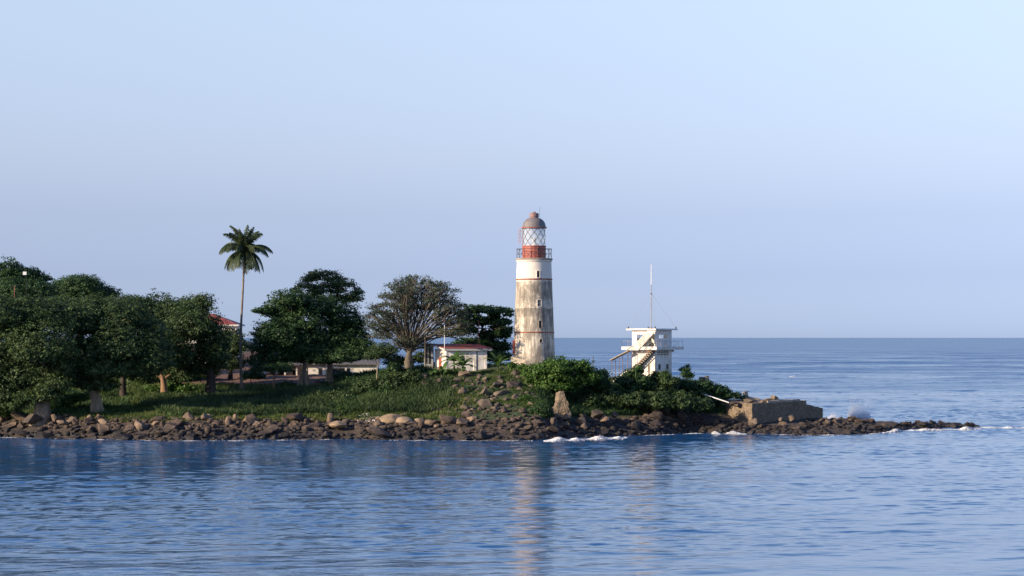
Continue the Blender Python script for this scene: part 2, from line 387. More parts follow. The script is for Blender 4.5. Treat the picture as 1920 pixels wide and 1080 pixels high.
gust = node(t, 'ShaderNodeMapRange'); gust.inputs[1].default_value = .35; gust.inputs[2].default_value = .65; gust.inputs[3].default_value = .55; gust.inputs[4].default_value = 1.35; t.links.new(nfar.outputs[0], gust.inputs[0])
t.links.new(ln.outputs['Value'], rg.inputs[0]); gf = node(t, 'ShaderNodeMapRange'); gf.inputs[1].default_value = 1200; gf.inputs[2].default_value = 3500; gf.inputs[3].default_value = 1; gf.inputs[4].default_value = 0; t.links.new(ln.outputs['Value'], gf.inputs[0])
gm = node(t, 'ShaderNodeMix', data_type='FLOAT'); t.links.new(gf.outputs[0], gm.inputs[0]); gm.inputs[2].default_value = .95; t.links.new(gust.outputs[0], gm.inputs[3])
t.links.new(mathn(t, 'MULTIPLY', rg.outputs[0], gm.outputs[0]), p.inputs['Roughness'])   # open sea is choppier than the sheltered bay
water = mesh_np('water', V, np.stack([ii, ii+1, ii+nx+1, ii+nx], 1), m, smooth=True); tag(water, 'rippled blue sea reaching the horizon', 'sea', kind='structure')

# ------------------------------------------------------------------ boulders
def ico(sub):
    bm = bmesh.new(); bmesh.ops.create_icosphere(bm, subdivisions=sub, radius=1)
    v = np.array([x.co[:] for x in bm.verts]); f = np.array([[x.index for x in q.verts] for q in bm.faces]); bm.free(); return v, f
def rockshape(v, seed, cuts=14, keepd=.62, nz=.10):
    g = np.random.default_rng(seed); v = v.copy()
    for i in range(cuts):
        n = g.normal(size=3); n /= np.linalg.norm(n); d = g.uniform(keepd, .82 if cuts < 12 and keepd < .6 else .95)
        q = v@n; ex = np.clip(q-d, 0, None); v = v-ex[:, None]*n*.94
    k = 1+nz*fbm(v[:, 0]*2.2+seed, v[:, 1]*2.2+v[:, 2]*1.7, 1.4, seed)+nz*.4*fbm(v[:, 0]*5, v[:, 1]*5+v[:, 2]*4, 1.6, seed)
    return v*k[:, None]
V3, F3 = ico(4); V2, F2 = ico(2)
def rockmeshes(n, seed, mat, cuts, keepd, nz):
    out = []
    for i in range(n):
        me = bpy.data.meshes.new('boulder'); me.from_pydata(rockshape(V3, seed+i, cuts, keepd, nz).tolist(), [], F3.tolist())
        me.polygons.foreach_set('use_smooth', np.ones(len(F3), bool)); me.materials.append(mat)
        try: me.set_sharp_from_angle(angle=R(32))
        except Exception: pass
        me.update(); out.append(me)
    return out
RK = rockmeshes(16, 100, M['rock'], 10, .38, .05); RP = rockmeshes(6, 200, M['rock_pale'], 5, .8, .05); RH = rockmeshes(8, 300, M['rock_hill'], 9, .45, .07)
def boulder(me, x, y, r, sc, label, group=None, sink=.25, name='boulder', rz=None, z=None):
    o = bpy.data.objects.new(name, me); COL.objects.link(o)
    zz = float(zt(x, y)) if z is None else z
    o.location = (x, y, zz+r*sc[2]*(1-2*sink)); o.scale = (r*sc[0], r*sc[1], r*sc[2])
    o.rotation_euler = (random.uniform(-.3, .3), random.uniform(-.3, .3), random.uniform(0, 6.28) if rz is None else rz)
    tag(o, label, 'boulder', group); return o
placed = []
# named single rocks
def rk(lib, k, px, py, D, rx, ry, label, name='boulder', flat=1.0):
    q = P(px, py, D); s = D/F
    o = bpy.data.objects.new(name, lib[k % len(lib)]); COL.objects.link(o); o.location = q; o.scale = (rx*s, rx*s*flat, ry*s)
    o.rotation_euler = (0, 0, k*1.3); tag(o, label, 'boulder'); placed.append((q.x, q.y, rx*s*.85)); return o
rk(RP, 0, 735, 789, 316, 26, 13, 'largest pale cracked domed rock, leftmost of its cluster by the water')
rk(RH, 4, 62, 785, 318.5, 25, 11, 'big pinkish-grey rock leaning on the foot of the leftmost trunk')
rk(RP, 1, 757, 792, 315, 18, 11, 'pale domed rock just right of the largest cracked one')
rk(RP, 2, 758, 781, 318, 11, 7, 'small round pale rock behind the cracked domes')
rk(RP, 3, 776, 781, 319, 13, 7, 'pale split rock on top of the domed cluster')
rk(RP, 4, 799, 784, 318, 11, 7, 'round pale rock with a shaded underside right of the split rock')
rk(RP, 5, 806, 794, 315, 14, 8, 'pale slab with a dark crack below the round pale rock')
rk(RP, 1, 835, 786, 317, 9, 5, 'lone small pale domed rock between dark boulders')
rk(RP, 2, 784, 790, 315.5, 9, 6, 'small pale rock wedged between the domes and the slab')
rk(RP, 0, 634, 796, 313, 17, 7, 'pale smooth rock at the end of the grass strip')
rk(RH, 0, 925, 712, 334, 21, 8, 'broad flat-topped rock on the slope right of the banana plants')
rk(RH, 1, 952, 708, 336, 13, 6, 'rounded rock beside the broad flat-topped one')
rk(RH, 2, 860, 713, 333, 13, 6, 'rounded rock below the clump of banana plants')
rk(RH, 3, 598, 723, 352, 13, 13, 'big round boulder between two trunks before the white building')
rk(RH, 4, 581, 727, 351, 8, 8, 'smaller round boulder left of the big one before the white building')
rk(RH, 5, 635, 722, 352, 11, 8, 'low boulder right of the big one before the white building')
rk(RH, 6, 548, 729, 349, 13, 6, 'dark slanted boulder beside the aerial roots')
rk(RP, 3, 390, 781, 317, 8, 5, 'pale stone lying in the grass strip left of the palm')
rk(RH, 2, 1120, 778, 325, 14, 11, 'large upright brown rock below the scrub right of the ruin')
rk(RK, 3, 1153, 779, 323, 9, 9, 'tall notched brown rock below the dark scrub')
rk(RK, 5, 1135, 787, 321, 11, 7, 'leaning brown slab in front of the notched rock')
rk(RK, 6, 1484, 786, 329, 9, 8, 'split round boulder against the dark side of the sea wall')
rk(RH, 7, 1465, 786, 328, 5, 5, 'small pale yellow stone left of the split boulder')
rk(RH, 1, 1417, 790, 328, 6, 6, 'small brown stone at the corner of the sea wall')
rk(RP, 2, 441, 781, 313, 4, 5, 'small pale pointed stone on top of the rocks by the palm')
rk(RH, 0, 505, 732, 347, 3, 5, 'small pale upright stone in the grass right of the palm')
rk(RK, 7, 118, 0+792, 314, 14, 6, 'flat slab beside the swollen trunk foot')
zones = [(-20, 170, 'below the leftmost trunk'), (170, 420, 'below the pale flared trunk'), (420, 700, 'below the palm'),
         (700, 900, 'near the pale domed rocks'), (900, 1070, 'around the ruined stub'), (1070, 1330, 'below the watchtower scrub'),
         (1330, 1560, 'at the foot of the stone sea wall'), (1560, 1860, 'on the low spit')]
def spot(px, y, r, f=.75):
    x = (px-960)*y/F
    for (a, b, c) in placed:
        if (a-x)**2+(b-y)**2 < ((c+r)*f)**2: return None
    placed.append((x, y, r)); return x
cnt = 0
for z0, z1, where in zones:
    n = int((z1-z0)/8.8); k = 0; tries = 0
    while k < n and tries < 4000:
        tries += 1
        px = random.uniform(z0, z1); D0 = np.interp(px, WL[:, 0], WL[:, 1])
        wd = 9.5 if px < 1330 else (6 if px < 1500 else 18 if px < 1640 else 5)
        d = random.uniform(-1, wd)
        r = random.choice([.4, .5, .65, .8, 1.0, 1.35])*(1.15 if px < 860 else .85)*(.8 if px > 1640 else 1)
        if 1330 < px < 1500: r = min(r, .9)
        if 870 < px < 1070: r *= .85
        x = spot(px, D0+d, r)
        if x is None: continue
        wet = d < 3.5
        flat = random.uniform(.6, 1.0) if r < 1.2 else random.uniform(.4, .65)
        boulder(random.choice(RK), x, D0+d, r, (random.uniform(.9, 1.5), random.uniform(.8, 1.2), flat),
                ('small ' if r < .6 else 'mid-sized ' if r < .95 else 'large ')+('low ' if flat < .75 else 'blocky ')+('wet dark boulder at the waterline ' if wet else 'brown boulder above the waterline ')+where, ('wet dark boulders ' if wet else 'brown boulders ')+where, .28)
        k += 1; cnt += 1
# hillside outcrops
for i in range(95):
    px = random.uniform(795, 1000); D0 = np.interp(px, WL[:, 0], WL[:, 1]); d = random.uniform(13, 30)
    r = random.choice([.35, .45, .6, .8, 1.0]); x = spot(px, D0+d, r, .9)
    if x is None: continue
    w1_ = 'small ' if r < .5 else 'mid-sized ' if r < .7 else 'large '
    w2_ = 'below the outbuilding' if px < 830 else 'below the small house' if px < 905 else 'below the right banana plant' if px < 950 else 'beside the round bush'
    w3_ = 'near the top of' if d > 24 else 'halfway up' if d > 18 else 'at the foot of'
    boulder(random.choice(RH), x, D0+d, r, (random.uniform(1.1, 1.8), 1, random.uniform(.55, .85)), w1_+'weathered boulder '+w3_+' the grassy slope '+w2_, 'boulders on the slope below the house', .3)
# the rest of the shore rock as one mass
def rubble(name, n, gen, mat, label, verts=V2, faces=F2):
    vs = []; fs = []; b = 0
    shp = [rockshape(verts, 500+i, 8, .4, .10) for i in range(16)]
    for i in range(n):
        s = gen()
        if s is None: continue
        x, y, z, r = s
        q = shp[i % 16]*np.array([r*rng.uniform(.9, 1.5), r*rng.uniform(.8, 1.2), r*rng.uniform(.5, .9)])
        a = rng.uniform(0, 6.28); ca, sa = math.cos(a), math.sin(a)
        q = np.stack([q[:, 0]*ca-q[:, 1]*sa+x, q[:, 0]*sa+q[:, 1]*ca+y, q[:, 2]+z], 1)
        vs.append(q); fs.append(faces+b); b += len(q)
    o = mesh_np(name, np.concatenate(vs), np.concatenate(fs), mat, smooth=False); tag(o, label, 'rocks', kind='stuff'); return o
def gshore():
    px = rng.uniform(-40, 1850); D0 = np.interp(px, WL[:, 0], WL[:, 1])
    wd = 10 if px < 860 else 13.5 if px < 1070 else 8 if px < 1330 else 5 if px < 1500 else 26 if px < 1640 else 6
    d = rng.uniform(-2, wd); y = D0+d; x = (px-960)*y/F; r = rng.uniform(.18, .55)*(1 if px < 1640 else .8); z = float(zt(x, y))
    if any((a-x)**2+(b-y)**2 < (c+.25)**2 for a, b, c in placed[:34]): return None
    return (x, y, z+r*.2, r)
rubble('shore_rubble', 3000, gshore, M['rock'], 'mass of small dark rocks filling the shore between the boulders')
def ghill():
    px = rng.uniform(780, 1000); D0 = np.interp(px, WL[:, 0], WL[:, 1]); d = rng.uniform(12, 31); y = D0+d; x = (px-960)*y/F
    if fbm(x, y, .35, 2) < -.1: return None
    r = rng.uniform(.12, .42); return (x, y, float(zt(x, y))+r*.1, r)
rubble('slope_rubble', 320, ghill, M['rock_hill'], 'small weathered stones scattered over the grassy slope')
def gpeb():
    px = rng.uniform(672, 718); y = rng.uniform(316, 321); x = (px-960)*y/F; return (x, y, float(zt(x, y))+.08, rng.uniform(.06, .16))
rubble('white_pebbles', 160, gpeb, M['white'], 'strip of small whitish stones left of the pale domed rocks')

# ------------------------------------------------------------------ leaves and trees
def leafquads(c, n, size, asp=.5):
    """diamond leaves at centres c with normals n"""
    k = len(c); n = n/np.linalg.norm(n, axis=1, keepdims=True)
    t = rng.normal(size=(k, 3)); t -= (t*n).sum(1, keepdims=True)*n; t /= np.linalg.norm(t, axis=1, keepdims=True)
    b = np.cross(n, t); s = size[:, None] if hasattr(size, '__len__') else size
    v = np.stack([c-t*s, c-b*s*asp+n*s*.12, c+t*s, c+b*s*asp+n*s*.12], 1).reshape(-1, 3)
    return v, np.arange(4*k).reshape(k, 4)
def pads_leaves(pads, dens, clump, per, leaf, up=.6):
    """pads: (centre, rx, ry, rz). clumps of leaves in each pad's outer shell, most on its upper side"""
    cs = []; ns = []; at = []
    for (c, rx, ry, rz) in pads:
        area = 4*PI*((rx*ry)**1.6/3+(rx*rz)**1.6/3+(ry*rz)**1.6/3)**(1/1.6)
        k = max(6, int(area*dens))
        u = rng.normal(size=(k, 3)); u /= np.linalg.norm(u, axis=1, keepdims=True)
        low = u[:, 2] < -.2; u[low, 2] *= .5
        rad = (rng.uniform(.5, 1.05, k)+(rng.uniform(0, 1, k) < .12)*rng.uniform(0, .25, k))[:, None]*(1+.26*fbm(u[:, 0]*3+c[0], u[:, 1]*3+u[:, 2]*2.5+c[2], 1.3)[:, None])
        cc = np.array(c)+u*rad*np.array([rx, ry, rz])
        cl = np.clip(rng.normal(1, .3, k), .4, 1.8)*clump
        g = rng.normal(size=(k, per, 3))*.5; g[:, :, 2] *= .6
        pts = cc[:, None]+g*cl[:, None, None]
        nn = u[:, None]*.7+rng.normal(size=(k, per, 3))*.55+np.array([0, 0, up])
        a = np.clip(rng.uniform(0, 1, (k, 1))*.6+rng.uniform(0, 1, (k, per))*.5, 0, 1)
        cs.append(pts.reshape(-1, 3)); ns.append(nn.reshape(-1, 3)); at.append(a.ravel())
    c = np.concatenate(cs); n = np.concatenate(ns); a = np.concatenate(at)
    v, f = leafquads(c, n, leaf*rng.uniform(.65, 1.3, len(c)))
    return v, f, a
DK, LK = 4.6, .92
def limb(mb, a, b, r0, r1, sag=.12, n=6, wob=.06):
    a = Vector(a); b = Vector(b); L = (b-a).length; pts = []; rs = []
    off = Vector((random.uniform(-1, 1), random.uniform(-1, 1), 0))*L*wob
    for i in range(n+1):
        t = i/n; p = a.lerp(b, t)+off*math.sin(PI*t)+Vector((0, 0, L*sag*math.sin(PI*t)))
        p += Vector((random.uniform(-1, 1), random.uniform(-1, 1), random.uniform(-1, 1)))*L*.018*(0 < i < n)
        pts.append(p); rs.append(r0+(r1-r0)*t**.8)
    mb.tube(pts, rs, 6); return pts
def tree(name, label, base, D, trunk, rbase, pads, leafmat, barkmat, dens=1.6, fill=1.0, tall=1.3, lr=1.0, clump=.5, per=9, leaf=.2, depth=1.0, group=None, cat='tree', twigs=0, flare=1.5, dup=1, limbs=True):
    """base (px,py); trunk: list of (px,py) upward to the fork; pads: (px,py,rx,ry[,dy])"""
    s = D/F
    b = P(base[0], base[1], D); b.z = min(b.z, float(zt(b.x, b.y))+.02)
    root = empty(name, b)
    tag(root, label, cat, group)
    pts = [b-Vector((0, 0, .4))]+[P(x, y, D) for x, y in trunk]
    fine = []
    for i in range(len(pts)-1):
        for j in range(4): fine.append(pts[i].lerp(pts[i+1], j/4))
    fine.append(pts[-1]); n = len(fine)
    rs = [rbase*(1-.55*i/(n-1))*(1+(flare-1)*math.exp(-i/n*7)) for i in range(n)]
    mb = MB(); mb.tube([q+Vector((random.uniform(-.1, .1)*rbase, 0, 0)) for q in fine], rs, 12)
    fork = pts[-1]; PP = []
    for q in pads:
        dy = q[4] if len(q) > 4 else 0
        for k in range(dup):
            yy = D+dy+(random.uniform(-1, 1)*3.2*depth if k == 0 else random.uniform(-5, 5)*depth)
            c = P(q[0], q[1], D+dy); c = Vector((c.x+(0 if k == 0 else random.uniform(-1, 1)*q[2]*s*.4), yy, c.z))
            PP.append((c, q[2]*s, max(q[2], q[3])*s*.9, q[3]*s))
    PP = [(c, rx, ry, rz*tall) for (c, rx, ry, rz) in PP]; n0 = len(PP); FP = []
    for i in range(int(n0*fill)):
        a_ = random.randrange(n0); ca = PP[a_][0]; near = sorted(range(n0), key=lambda q: (PP[q][0]-ca).length)[1:4]; b_ = random.choice(near); u = random.uniform(.3, .7)
        c = ca.lerp(PP[b_][0], u)+Vector((random.gauss(0, .5), random.gauss(0, 1)*depth, random.gauss(0, .25))); k_ = random.uniform(.45, .75)
        FP.append((c, (PP[a_][1]+PP[b_][1])/2*k_, (PP[a_][2]+PP[b_][2])/2*k_, (PP[a_][3]+PP[b_][3])/2*k_))
    if limbs:
        for (c, rx, ry, rz) in PP:
            st = fine[int(n*random.uniform(.72, .99))]
            lp = limb(mb, st, c-Vector((0, 0, rz*.3)), rbase*random.uniform(.20, .32)*lr, .045, .10)
            for k in range(3+twigs):
                u = Vector((random.gauss(0, 1), random.gauss(0, 1), random.uniform(-.1, 1))).normalized()
                e = c+Vector((u.x*rx*.9, u.y*ry*.9, u.z*rz*.85))
                st2 = lp[random.randint(3, 6)]
                l2 = limb(mb, st2, e, .055 if not twigs else .075, .02, .05, 4)
                for kk in range(2 if twigs else 0):
                    u2 = Vector((random.gauss(0, 1), random.gauss(0, 1), random.uniform(0, 1))).normalized()
                    limb(mb, l2[random.randint(1, 3)], e+Vector((u2.x*rx*.5, u2.y*ry*.5, u2.z*rz*.5)), .04, .015, .05, 3)
    mb.build('trunk', barkmat, root, smooth=True)
    v, f, a = pads_leaves(PP+FP, dens*DK, clump, per, leaf*LK)
    mesh_np('crown', v, f, leafmat, root, attr=a)
    return root

M['bark_umb'] = m_bark('bark_dull', (.07, .058, .042), (.17, .14, .10))
M['bark_palm'] = m_bark('palm_bark', (.14, .115, .085), (.27, .22, .165), 2.5)
TB = 'trees on the wooded left shore'
tree('broad_tree', 'dark broad tree with a thick grey trunk foot standing on the shore rocks', (78, 792), 320, [(79, 770), (81, 745), (86, 700)], 1.45,
     [(-10,592,60,30),(60,590,60,28),(130,605,48,30),(20,640,62,36),(88,650,60,42),(-30,690,60,50),(40,702,56,34),(96,705,42,32),(128,675,36,36),(10,738,45,20),(62,745,30,14),(20,762,30,8),(95,742,28,12),(112,720,24,16)],
     M['leaf_dark'], M['bark_grey'], dens=1.15, group=TB, dup=1, clump=.55, flare=1.2)
tree('broad_tree', 'dark tree whose pale flared trunk stands bare above the grass strip', (183, 784), 324, [(181, 760), (178, 740), (177, 700), (178, 655)], .95,
     [(165,590,55,28),(225,598,60,30),(170,640,50,34),(222,650,58,38),(272,640,48,38),(202,692,58,24),(255,690,48,26),(186,722,44,13),(145,712,32,15),(292,675,36,32)],
     M['leaf_dark'], M['bark_pale'], dens=1.15, group=TB, clump=.5, flare=1.6)
tree('broad_tree', 'dark tree with a shaded mottled trunk behind the pale flared one', (232, 757), 346, [(231, 735), (232, 690)], .75,
     [(230,588,62,26),(290,590,52,30),(335,612,48,38),(250,572,48,13),(310,650,45,38),(120,590,50,25)], M['leaf_dark'], M['bark'], group=TB, dens=1.1, clump=.55)
tree('broad_tree', 'dense dark tree with a thick dark trunk just left of the palm', (396, 740), 341, [(395, 715), (394, 680)], .95,
     [(352,582,36,22),(385,567,20,13),(365,612,52,34),(325,655,52,45),(396,640,32,36),(372,683,50,26),(412,665,22,26),(340,705,40,16),(300,620,40,35)], M['leaf_dark'], M['bark'], dens=1.2, group=TB, clump=.55)
tree('broad_tree', 'tall tree topping the canopy at the far left beside the white mast box', (15, 700), 372, [(16, 640), (18, 570)], .7,
     [(12,508,30,20),(30,520,32,18),(62,521,26,6),(0,545,45,26),(60,545,48,17),(30,570,60,24)], M['leaf_mid'], M['bark'], group=TB, dens=1.3)
tree('broad_tree', 'hazier rounded tree crown rising behind the left canopy', (150, 690), 415, [(150, 640), (150, 570)], .7,
     [(150,530,42,11),(118,545,42,14),(190,550,32,10),(160,562,62,18),(100,565,40,14)], M['leaf_mid'], M['bark'], group=TB, dens=1.2)
tree('broad_tree', 'low dark tree filling the gap between the palm and the red roof', (432, 705), 366, [(432, 690), (432, 665)], .4,
     [(428,632,22,15),(445,650,20,20),(418,655,22,25),(436,680,24,20)], M['leaf_dark'], M['bark'], group=TB, dens=1.4)
# cut-back stump
st = empty('pruned_tree', P(306, 731, 338)); tag(st, 'small pruned reddish stump with two lopped branches in the grass', 'tree stump')
mb = MB(); s = 338
mb.tube([P(308, 735, s), P(307, 720, s), P(305, 708, s)], [.62, .45, .36], 10); mb.tube([P(306, 713, s), P(300, 706, s), P(293, 705, s)], [.28, .2, .15], 8)
mb.tube([P(306, 713, s), P(312, 707, s), P(318, 703, s)], [.25, .18, .13], 8); mb.tube([P(305, 710, s), P(303, 702, s), P(302, 697, s)], [.3, .24, .16], 8)
mb.build('trunk', M['bark_red'], st, smooth=True)
GC = 'trees around the white building'
tree('broad_tree', 'tree with flat feathery layered top and pale limbs rising above its darker neighbours', (616, 735), 352, [(617, 715), (618, 690), (622, 600), (618, 575)], .62,
     [(580,522,20,8),(598,514,22,7),(622,520,22,9),(645,532,22,9),(668,546,14,8),(558,545,14,6),(572,536,16,7),(650,560,20,7),(602,545,18,6),(630,545,22,7),(615,534,20,8),(672,560,12,6),(588,556,18,7),(618,562,20,7)], M['leaf_dark'], M['bark_pale'], dens=1.1, group=GC, depth=.9, clump=.42, leaf=.17, tall=1.35, fill=1.0, lr=.6)
tree('broad_tree', 'large dense dark-green tree standing on splayed aerial roots', (570, 728), 346, [(570, 710), (571, 690), (572, 640)], .5,
     [(545,562,36,14),(518,583,34,15),(598,578,44,20),(560,604,50,26),(638,598,42,26),(662,636,34,28),(620,645,48,32),(570,650,50,32),(526,632,44,26),(490,583,14,4),(600,672,54,13),(652,668,38,13),(545,670,36,12),(678,655,22,16)],
     M['leaf_mid'], M['bark_grey'], dens=1.15, group=GC, flare=1.3, clump=.5)
ar = MB()
for dx, dz in ((-14, 0), (-9, 1), (-5, 2), (6, 2), (11, 1), (16, 0)): ar.tube([P(570+dx*.25, 695, 346), P(570+dx*.6, 712, 345.5), P(570+dx, 731, 345)], [.1, .13, .2], 6)
_t = [o for o in bpy.data.objects if o.get('label', '').startswith('large dense dark-green')][0]; ar.build('aerial_root', M['bark_pale'], _t, smooth=True)
tree('broad_tree', 'small lighter-green tree on a thin straight reddish trunk right of the palm', (513, 736), 343, [(513, 722), (514, 700)], .17,
     [(488,648,30,22),(520,666,36,22),(474,676,20,14),(505,622,32,18),(490,690,20,10),(535,690,20,10)], M['leaf_mid'], M['bark_red'], dens=1.25, group=GC, clump=.42, leaf=.17)
DOME = []
for k in range(120):
    th_ = -.30+(PI+.6)*((k*.618034) % 1); rf = math.sqrt(.12+.84*((k*.7548) % 1)); wd_ = 94*(1+.06*math.sin(5*th_))
    DOME.append((784+wd_*math.cos(th_)*rf, 613-98*math.sin(th_)*rf*(1+.05*math.sin(9*th_)), random.uniform(9, 18), random.uniform(4, 7), random.uniform(-6, 6)*(1-rf*.5)))
DOME += [(742,650,16,10), (795,650,16,9), (768,640,26,10)]
tree('umbrella_tree', 'wide sparse grey-green tree with many bare spreading limbs left of the lighthouse', (766, 690), 342, [(766, 678), (767, 668), (769, 655)], .78,
     DOME,
     M['leaf_olive'], M['bark_umb'], dens=.5, clump=.5, per=7, leaf=.15, twigs=1, depth=.3, flare=1.2, dup=1, fill=.5, tall=1.25, lr=.36)
tree('small_tree', 'small dark flat-crowned tree with a thin pale stem before the pale-blue wall', (707, 722), 334, [(707, 700), (708, 684)], .13,
     [(716,653,26,9),(700,668,18,8),(728,668,16,7),(735,658,12,6)], M['leaf_dark'], M['bark_pale'], dens=1.4, clump=.35, leaf=.15, depth=.4)
tree('almond_tree', 'dark tree of flat leafy tiers behind the red-roofed house beside the lighthouse', (905, 684), 354, [(905, 665), (904, 600)], .35,
     [(925,583,34,5),(888,580,16,6),(952,589,10,4),(905,603,44,7),(878,618,22,10),(925,628,34,7),(895,645,48,9),(944,622,15,6),(868,600,12,14),(935,652,26,10),(946,603,12,5),(925,670,34,10)],
     M['leaf_mid'], M['bark'], dens=1.2, clump=.4, leaf=.24, depth=.8, tall=1.3, fill=1.3)
# sapling
tree('sapling', 'tiny bright sapling standing in the sunlit grass strip', (641, 781), 318, [(640, 772)], .05, [(637,766,7,4),(644,763,5,4)], M['leaf_bright'], M['bark'], dens=2, clump=.25, per=5, leaf=.15, depth=.1)
# bushes
BG = 'bushes on the headland slope'
def bush(label, D, pads, mat, dens=1.6, leaf=.2, clump=.4, name='bush', bark='bark', stem=.09, depth=.4, transl=None):
    bx = sum(p[0] for p in pads)/len(pads); s = D/F
    by = max(p[1]+p[3] for p in pads)
    return tree(name, label, (bx, by+4), D, [(bx, by-4), (bx, by-8)], stem, pads, mat, M[bark], dens=dens, clump=clump, leaf=leaf, depth=depth, group=BG, cat='bush', tall=1.05)
bush('big rounded glossy green bush between the lighthouse foot and the ruin', 329,
     [(1048,690,38,18),(1088,688,26,14),(1010,700,34,18),(1000,724,28,18),(1045,722,40,20),(1090,712,28,20),(1112,706,16,14),(1025,742,22,10)], M['leaf_bright'], dens=1.5, leaf=.22)
bush('darker bush with arching tips right of the big rounded one', 331, [(1122,708,16,12),(1134,702,10,8),(1130,722,18,12),(1112,730,20,12)], M['leaf_mid'])
bush('low dense bush before the foot of the watchtower stair', 334, [(1180,702,14,9),(1196,696,12,10),(1170,714,20,9),(1205,714,22,10),(1190,724,30,12)], M['leaf_mid'])
bush('dark feathery bush against the watchtower base', 335, [(1232,706,14,9),(1246,702,10,7),(1225,718,22,10),(1255,714,18,9),(1240,728,30,12)], M['leaf_dark'])
bush('wide dark scrub hanging down the shaded slope below the watchtower', 330, [(1150,745,30,16),(1190,752,34,18),(1235,755,36,20),(1280,756,34,20),(1315,762,24,16),(1110,755,26,14)], M['leaf_dark'], dens=1.3)
bush('green scrub on the slope right of the watchtower', 338, [(1276,718,20,8),(1298,724,24,12),(1322,724,22,11),(1345,732,20,9),(1310,738,34,12)], M['leaf_mid'])
bush('low green scrub tapering towards the broken blocks', 339, [(1352,735,18,7),(1372,741,16,6),(1388,745,10,4),(1340,745,20,7)], M['leaf_mid'])
bush('pale green grassy clump above the dark scrub in the middle of the slope', 334, [(1148,730,20,7),(1130,738,18,8),(1165,735,15,6)], M['leaf_bright'])
bush('round light bush on the rocks left of the ruin', 317, [(1010,768,18,10),(1000,780,16,9),(1024,772,12,8)], M['leaf_mid'], dens=1.8, leaf=.14)
bush('low bright bush on the slope left of the ruin', 322, [(985,748,16,8),(1000,756,14,7),(970,756,12,5)], M['leaf_bright'], dens=1.8, leaf=.14)
bush('low green scrub spreading across the middle of the rocky slope', 327, [(900,742,22,5),(930,750,18,5),(880,728,16,4),(945,735,14,4),(860,750,16,5)], M['leaf_mid'], dens=1.3, leaf=.13)
bush('leafy shrubs hiding the foot of the umbrella tree', 338, [(742,690,16,10),(728,700,18,9),(790,694,16,7),(756,698,12,6)], M['leaf_mid'])
bush('rounded shrub between the dark tree and the small pale-stemmed tree', 343, [(668,716,20,9),(690,712,16,10),(648,722,18,7)], M['leaf_mid'])
bush('low scrub under the big dark tree beside the round boulders', 347, [(538,722,16,6),(655,716,14,7),(620,730,18,5)], M['leaf_dark'])
bush('wide dark scrub on the bank below the white building', 333, [(600,745,34,9),(650,742,34,10),(560,748,26,7),(700,736,28,9)], M['leaf_dark'], dens=1.2)
bush('tall leafy weeds beside the lighthouse foot', 336, [(962,690,7,12),(972,700,9,12),(980,688,8,6)], M['leaf_bright'], dens=1.6)
bush('dark undergrowth below the umbrella tree', 333, [(745,712,22,16),(725,722,26,18),(770,708,22,12),(690,728,28,18),(755,735,30,18)], M['leaf_dark'], dens=1.3)
bush('dark leafy thicket on the shaded slope right of the big dark tree', 330, [(700,752,34,16),(745,758,34,14),(665,755,30,14),(785,752,26,12),(720,742,30,12)], M['leaf_mid'], dens=1.1)
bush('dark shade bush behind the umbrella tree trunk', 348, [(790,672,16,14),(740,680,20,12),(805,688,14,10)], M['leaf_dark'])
bush('leafy shrub in front of the white gable beside the palm', 356, [(470,704,14,9),(484,706,12,8),(456,708,8,6)], M['leaf_mid'])
bush('bright leafy weeds on the bank left of the flared trunk', 330, [(125,752,24,12),(100,765,22,10),(150,745,22,10)], M['leaf_bright'], dens=1.2)
bush('green shrub beside the pruned stump', 340, [(330,722,18,7),(285,728,16,7),(350,728,20,5)], M['leaf_bright'], dens=1.2)
bush('bright weeds on the bank left of the swollen trunk', 324, [(20,772,24,9),(0,768,22,9),(36,778,14,5)], M['leaf_bright'], dens=1.2)
bush('dark thicket filling the gap behind the pruned stump', 364, [(300,690,30,16),(345,696,30,16),(385,700,26,14),(250,700,30,14),(270,680,26,14),(262,704,24,16),(285,712,18,9)], M['leaf_dark'])
bush('brownish dry shrub on the bank behind the flared trunk', 345, [(150,716,20,6),(165,712,18,6)], M['dry'], dens=1.2)
bush('dark thicket between the palm and the building beneath the trees', 357, [(640,706,20,8),(668,708,22,9),(690,712,18,8)], M['leaf_dark'])
# small dracaena-like tree right of tower
tree('small_tree', 'small spiky tree alone right of the watchtower', (1288, 720), 340, [(1288, 708), (1288, 700)], .08, [(1288,692,5,6),(1284,702,7,7),(1293,704,7,6)], M['leaf_mid'], M['bark'], dens=2.4, clump=.3, leaf=.17, depth=.2)

# ------------------------------------------------------------------ palm
def frond_geo(base, az, el, L, droop, width, nleaf, mb_r, V_, F_, A_, hang=.5):
    """arching rachis with paired leaflets"""
    p = Vector(base); d = Vector((math.cos(az)*math.cos(el), math.sin(az)*math.cos(el), math.sin(el)))
    pts = [p.copy()]; n = 14
    for i in range(n):
        d = (d+Vector((0, 0, -droop*(i+1)/n))).normalized(); p = p+d*L/n; pts.append(p.copy())
    mb_r.tube(pts, [.05*(1-i/n)+.012 for i in range(n+1)], 5)
    for k in range(nleaf):
        t = .12+.88*k/nleaf; i = min(int(t*n), n-1); q = pts[i].lerp(pts[i+1], t*n-i)
        dd = (pts[i+1]-pts[i]).normalized(); side = dd.cross(Vector((0, 0, 1))).normalized()
        wl = width*math.sin(PI*min(1, .18+t*.78))**.7
        for s in (-1, 1):
            tip = q+side*s*wl*random.uniform(.75, 1)+dd*wl*.5-Vector((0, 0, wl*hang*random.uniform(.6, 1.3)))
            b = len(V_); w = dd*.045
            mid = q.lerp(tip, .5)+Vector((0, 0, wl*.08))
            V_ += [q-w, q+w, mid+w*1.1, tip, mid-w*1.1]
            F_.append((b, b+1, b+2, b+4)); F_.append((b+4, b+2, b+3, b+3)); A_ += [random.random()]*2
DP = 345
